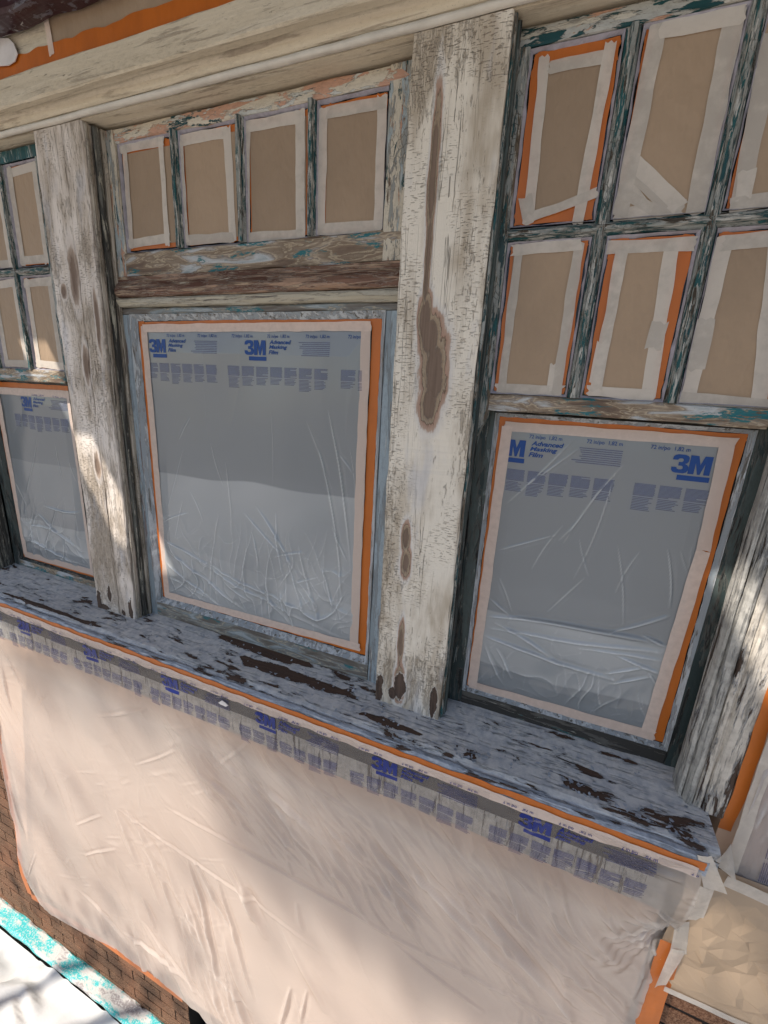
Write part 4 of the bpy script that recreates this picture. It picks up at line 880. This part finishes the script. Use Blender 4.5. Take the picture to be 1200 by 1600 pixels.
# ------------------------------------------------------------ loose kraft paper and film on the right
kp = thing('kraft_sheet', 'crumpled brown kraft paper sheet taped to the wall right of the big film', 'masking paper', (.8, -.03, -1.44))
rk = random.Random(12); tri = lambda v: 2*np.abs(v-np.floor(v+.5))
nk, mk = 34, 17
gx = np.linspace(.415, 1.25, nk); gz = np.linspace(-1.402, -.985, mk)
KX, KZ = np.meshgrid(gx, gz, indexing='ij'); jx = RNG.uniform(-.010, .010, KX.shape); jz = RNG.uniform(-.010, .010, KX.shape)
jx[[0, -1], :] = 0; jz[:, [0, -1]] = 0
KX = KX+jx; KZ = KZ+jz
KH = np.abs(RNG.normal(size=KX.shape))*.006
for (a, s_, m) in ((.7, .23, .022), (-.9, .17, .018), (2.2, .13, .009)): KH += m*tri((KX*math.cos(a)+KZ*math.sin(a))/s_+.3)
ed = np.clip(np.minimum(KZ+1.402, -.985-KZ)*12, 0, 1)*np.clip((KX-.415)*14, .1, 1)
KY = -.034-(KH-.012)*ed*.8-.030*np.clip((KZ+1.25)/.2, 0, 1)*np.clip((.62-KX)/.15, 0, 1)*np.clip((-.985-KZ)*14, 0, 1)
V = np.stack([KX.ravel(), KY.ravel(), KZ.ravel()], 1); F = []
for i in range(nk-1):
    for j in range(mk-1):
        a, b, c_, d_ = i*mk+j, (i+1)*mk+j, (i+1)*mk+j+1, i*mk+j+1
        F += [(a, b, c_), (a, c_, d_)] if RNG.random() < .5 else [(a, b, d_), (b, c_, d_)]
kme = mesh('kraft_paper', V, F, M['kraft_loose'])
import bmesh
bm = bmesh.new(); bm.from_mesh(kme)
bmesh.ops.subdivide_edges(bm, edges=bm.edges, cuts=1, use_grid_fill=True, smooth=0)
bm.to_mesh(kme); bm.free()
link('kraft_paper', kme, kp)
quad_tape('white_tape', [Q((0.418,-1.143), -.062), Q((0.443,-1.134), -.060), Q((0.461,-1.245), -.052), Q((0.430,-1.254), -.052)], M['white_tape'], kp)
quad_tape('white_tape', [Q((0.430,-1.246), -.051), Q((0.460,-1.232), -.051), Q((0.446,-1.375), -.047), Q((0.426,-1.401), -.047)], M['white_tape'], kp)
tape3('white_tape', [(.448, -.040, -1.398), (.70, -.040, -1.392), (1.25, -.040, -1.392)], .017, M['white_tape'], kp)
fs = thing('film_masking', 'crinkled film over the wall right of the end casing, held by orange and white tape', 'masking film', (.9, -.03, -1.0))
fv = Field(.49, 1.25, -1.005, .25, .006)
for i in range(150):
    x = rk.uniform(.49, .9); z = rk.uniform(-1.0, .2); L = rk.uniform(.08, .3); a = math.radians(rk.gauss(82, 9))
    fv.seg(x, z, x+L*math.cos(a), z+L*math.sin(a), rk.uniform(.002, .007), rk.uniform(.004, .008), rk.uniform(-1, 1))
fv.Yv = -.02-np.abs(fv.vnoise(.1, .012, 1.5, 2.5, 8))-fv.H
fvs = grid_obj('film_sheet', fv.X, fv.Yv, fv.Z, M['film_side'], fs); add_fold_light(fvs, fv, fv.Yv, .8)
Pv = Print(); Pv.logo(.0, 0., .085, .05)
rot = lambda V: np.stack([.545-V[:, 1]*1.0, -.735+V[:, 0]], 1)
Pv.build('blue_lettering', fv, M['ink_wall'], fvs, lift=.003, bend=rot)
Pf = Print()
for c_ in range(9):
    for j in range(16): Pf.rect(c_*.06, c_*.06+.05, -.10-j*.0036, -.0982-j*.0036, 3)
Pf.build('fine_print', fv, M['fine_wall'], fvs, lift=.003, bend=lambda V: np.stack([.445-V[:, 1], -.98+V[:, 0]], 1))['kind'] = 'stuff'
tape3('orange_tape', [(.474, -.004, -.905), (.474, -.014, -.80), (.472, -.014, -.5), (.470, -.014, .3)], .024, M['orange_tape'], fs)
tape3('white_tape', [(.497, -.030, -.985), (.492, -.030, -.8), (.490, -.03, -.5), (.489, -.03, .3)], .024, M['white_tape'], fs)
tape3('white_tape', [(.480, -.055, -.990), (.60, -.05, -1.004), (1.25, -.05, -1.01)], .030, M['white_tape'], fs)
quad_tape('white_tape', [Q((0.421,-0.872), -.125), Q((0.466,-0.883), -.06), Q((0.496,-0.977), -.06), Q((0.443,-0.920), -.095)], M['white_tape'], fs)

# ------------------------------------------------------------ above the cornice
uk = thing('kraft_sheet', 'flat brown kraft paper above the cornice bordered by a broad orange tape', 'masking paper', (-.9, -.03, .79))
strip('orange_tape', (-3.2, .802), (1.0, .8015), .042, -.052, M['orange_tape'], uk, wig=.002)
grid_obj('kraft_paper', *np.meshgrid(np.linspace(-1.372, -.79, 10), [-.0495, -.0498], indexing='ij')[:1], np.array([[-.0515, -.0512]]*10), np.array([[.815, .98]]*10), M['kraft'], uk)
strip('orange_tape', (-.775, .80), (-.775, .98), .05, -.0525, M['orange_tape'], uk)
strip('orange_tape', (-.68, .82), (.9, .82), .10, -.0515, M['orange_tape'], uk)
strip('white_tape', (-1.392, .99), (-1.372, .800), .019, -.0545, M['pink_tape'], uk)
boxmesh_b = link('backing_board', boxmesh('backing_board', [(-3.3, 1.1, -.0515, .004, .782, .99)], M['orange_tape'])) if 0 else None
bb = hboard('frieze_board', -3.3, 1.1, -.050, .0035, .782, 1.0, M['header'], None)
tag(bb, 'upper frieze board behind the orange tape and kraft paper at the top', 'board')
mt = sweep('maroon_trim', [(-.060, .866), (-.115, .862), (-.122, .870), (-.122, .99), (-.060, .99)], 'x', -3.2, -.9, M['maroon'], None, at=(-2, -.09, .862), jit=.002)
tag(mt, 'dark maroon chipped trim at the upper left picture corner', 'trim')
def flake(name, pts, Y, mat, label, cat, th=.002, z=None):
    k = len(pts); V = [(x, Y, zz_) for x, zz_ in pts]+[(x, Y+th, zz_) for x, zz_ in pts]
    o = link(name, mesh(name, V, [tuple(range(k)), tuple(range(2*k-1, k-1, -1))]+[(i, (i+1) % k, k+(i+1) % k, k+i) for i in range(k)], mat), None, (pts[0][0], Y, pts[0][1]))
    return tag(o, label, cat)
flake('torn_paper', [(-1.652,0.882), (-1.530,0.861), (-1.512,0.847), (-1.502,0.823), (-1.517,0.809), (-1.547,0.805), (-1.671,0.822)], -.060, M['chip'], 'rounded pale torn piece stuck on orange tape at the left edge', 'torn paper')
flake('torn_paper', [(-1.643,0.908), (-1.497,0.891), (-1.498,0.877), (-1.517,0.868), (-1.568,0.869), (-1.655,0.871)], -.060, M['chip'], 'pale torn piece tucked just under the maroon trim at the left edge', 'torn paper')
# loose paint chips
flake('paint_chip', [(-.850, -.947), (-.836, -.934), (-.822, -.937), (-.812, -.944), (-.822, -.951), (-.842, -.950)], -.1415, M['chip'], 'white paint flake stuck on the film near the third blue logo from the right', 'paint chip', .0015)

# ------------------------------------------------------------ ledge and drop cloth below
lg = sweep('ledge_beam', [(.0, -3.36), (-.072, -3.375), (-.082, -3.368), (-.084, -3.347), (-.076, -3.337), (-.01, -3.334), (.0, -3.34)][::-1], 'x', -4.4, -.8, M['turq'], None, at=(-2.4, -.04, -3.37), jit=.002, nick=.003, step=.02)
tag(lg, 'weathered beam with turquoise paint remnants at the foot of the brown siding', 'beam')
xs = np.linspace(-4.6, 2.4, 330); ys = np.linspace(-3.0, -.086, 150)
Xc, Yc = np.meshgrid(xs, ys, indexing='ij')
fc = Field(-4.6, 2.4, -3.0, -.1, .02); rc = random.Random(8)
for i in range(170):
    x = rc.uniform(-3.4, 1.); z = rc.uniform(-1.6, -.13); L = rc.uniform(.15, .8); a = rc.choice((rc.gauss(-.2, .25), rc.gauss(1.2, .3)))
    fc.seg(x, z, x+L*math.cos(a), z+L*math.sin(a), rc.uniform(.008, .03), rc.uniform(.012, .03), rc.uniform(-2, 2))
fc.Yv = fc.H+fc.vnoise(.4, .02, .3, 1, 3)
Hc = fc.at(Xc, Yc)
o = grid_obj('drop_cloth', Xc, Yc, -3.405+Hc*1.3+.03*np.clip((Yc+.16)/.07, 0, 1), M['canvas'], None, at=(-1.5, -1, -3.45))
tag(o, 'creased white canvas drop cloth in bright sun below the siding', 'drop cloth')
dk = link('porch_deck', boxmesh('porch_deck', [(-5, 3, -4, 0, -3.61, -3.50)], M['ground'])); struct(dk)

# ------------------------------------------------------------ planks added overhead, out of view, to shade the windows and leave sun spots
def plank(x0, x1, y, z, w, label, rot=0.):
    o = sweep('shade_plank', rrect(-w/2, w/2, 0, .038, .004), 'x', (x0-x1)/2, (x1-x0)/2, M['plank'], None, step=.4, jit=.001)
    o.location = ((x0+x1)/2, y, z); o.rotation_euler.z = rot
    tag(o, label, 'added shade plank', 'shade planks added overhead')
for (x0, x1, y, w, l) in ((-4.6, 2.2, -.36, .262, 'added grey shade plank nearest the cornice'), (-4.6, 2.2, -.625, .262, 'second added grey shade plank out from the cornice'),
        (-4.6, -2.62, -.89, .262, 'short added grey shade plank third from the cornice, left of a gap'), (-2.44, 2.2, -.89, .262, 'long added grey shade plank third from the cornice, right of a gap'),
        (-4.6, -2.51, -1.155, .262, 'short added grey shade plank fourth from the cornice, left of a gap'), (-2.34, -.61, -1.155, .262, 'middle added grey shade plank fourth from the cornice, between two gaps'),
        (-.53, 2.2, -1.155, .262, 'added grey shade plank fourth from the cornice, at the right end'), (-4.6, 2.2, -1.47, .36, 'outermost added grey shade plank above the windows')):
    plank(x0, x1, y, 1.35, w, l)
# a leafy tree across the yard: it dapples the light on the wall and the cloth
tree = thing('leafy_tree', 'leafy broadleaf tree across the yard, casting soft shade on the film', 'tree', (-6, -9.5, -3.62))
rt_ = np.random.default_rng(5); LV = []; LF = []
def leaf(c, s_):
    a = Vector(rt_.normal(size=3)).normalized(); b = a.orthogonal().normalized(); c = Vector(c); d = a.cross(b)
    k = len(LV); LV.extend([c-b*s_, c+d*s_*.45, c+b*s_, c-d*s_*.45]); LF.append((k, k+1, k+2, k+3))
def cast(x, z, dist, y=-.1, s_=.09):
    leaf(Vector((x, y, z))+SUN*dist+Vector(rt_.normal(size=3))*.02, s_)
for i in range(1900):
    x = rt_.uniform(-2.6, 1.4); z = rt_.uniform(-2.2, -.85)
    edge = -.98-.25*(x+2.1)
    p = 1/(1+math.exp(-(z-edge)/.14))
    if rt_.random() < p*.95: cast(x, z, rt_.uniform(10, 13.5))
for i in range(170):
    x = rt_.uniform(-.9, .3); z = rt_.normal(-1.62-.22*(x+.3), .09); cast(x, z, rt_.uniform(10, 13))
for i in range(170): cast(rt_.uniform(-2.9, -1.2), rt_.uniform(-3.2, -2.75), rt_.uniform(5, 7), 0, .05)
for i in range(60): cast(rt_.normal(-2.0, .5), rt_.normal(-2.1, .4), rt_.uniform(11, 13))
for i in range(1500):
    v = Vector(rt_.normal(size=3)); v.z = abs(v.z); leaf(Vector((-7.2, -10.2, 7.2))+Vector((v.x*1.3, v.y*1.3-1, v.z*1.2+.8)), .1)
o = link('crown', mesh('crown', LV, LF, M['leaf']), tree); o['kind'] = 'stuff'
def limb(name, pts, rad):
    bm_ = []; P = [Vector(p) for p in pts]; V = []; F = []; k = 8
    for i, p in enumerate(P):
        d = (P[min(i+1, len(P)-1)]-P[max(i-1, 0)]).normalized(); u = d.orthogonal().normalized(); w_ = d.cross(u)
        for j in range(k): V.append(p+(u*math.cos(j*math.pi/4)+w_*math.sin(j*math.pi/4))*rad[i])
    F = [(i*k+j, i*k+(j+1) % k, (i+1)*k+(j+1) % k, (i+1)*k+j) for i in range(len(P)-1) for j in range(k)]+[tuple(range(k))[::-1], tuple(range((len(P)-1)*k, len(P)*k))]
    return link(name, mesh(name, V, F, M['plank'], True), tree)
limb('trunk', [(-6, -9.5, -3.62), (-6.1, -9.6, 0), (-6.4, -9.2, 3.5), (-6.9, -9.6, 6), (-7.1, -10, 8)], [.28, .22, .17, .12, .05])
def shade_line(pts, d, rads):
    return [tuple(Vector((x, y, -3.42))+SUN*d*(1+.0*i)) for i, (x, y) in enumerate(pts)]
limb('branch', [(-6.4, -9.3, 3.4)]+shade_line([(-2.429,-0.285), (-2.304,-0.161), (-2.211,-0.043), (-2.098,0.034), (-1.854,0.182)], 5.5, 0), [.06, .030, .024, .034, .026, .036])
limb('branch', [(-6.4, -9.3, 3.3)]+shade_line([(-2.177,-0.414), (-1.976,-0.227), (-1.734,-0.040), (-1.374,0.205)], 5.5, 0), [.06, .024, .034, .028, .03])
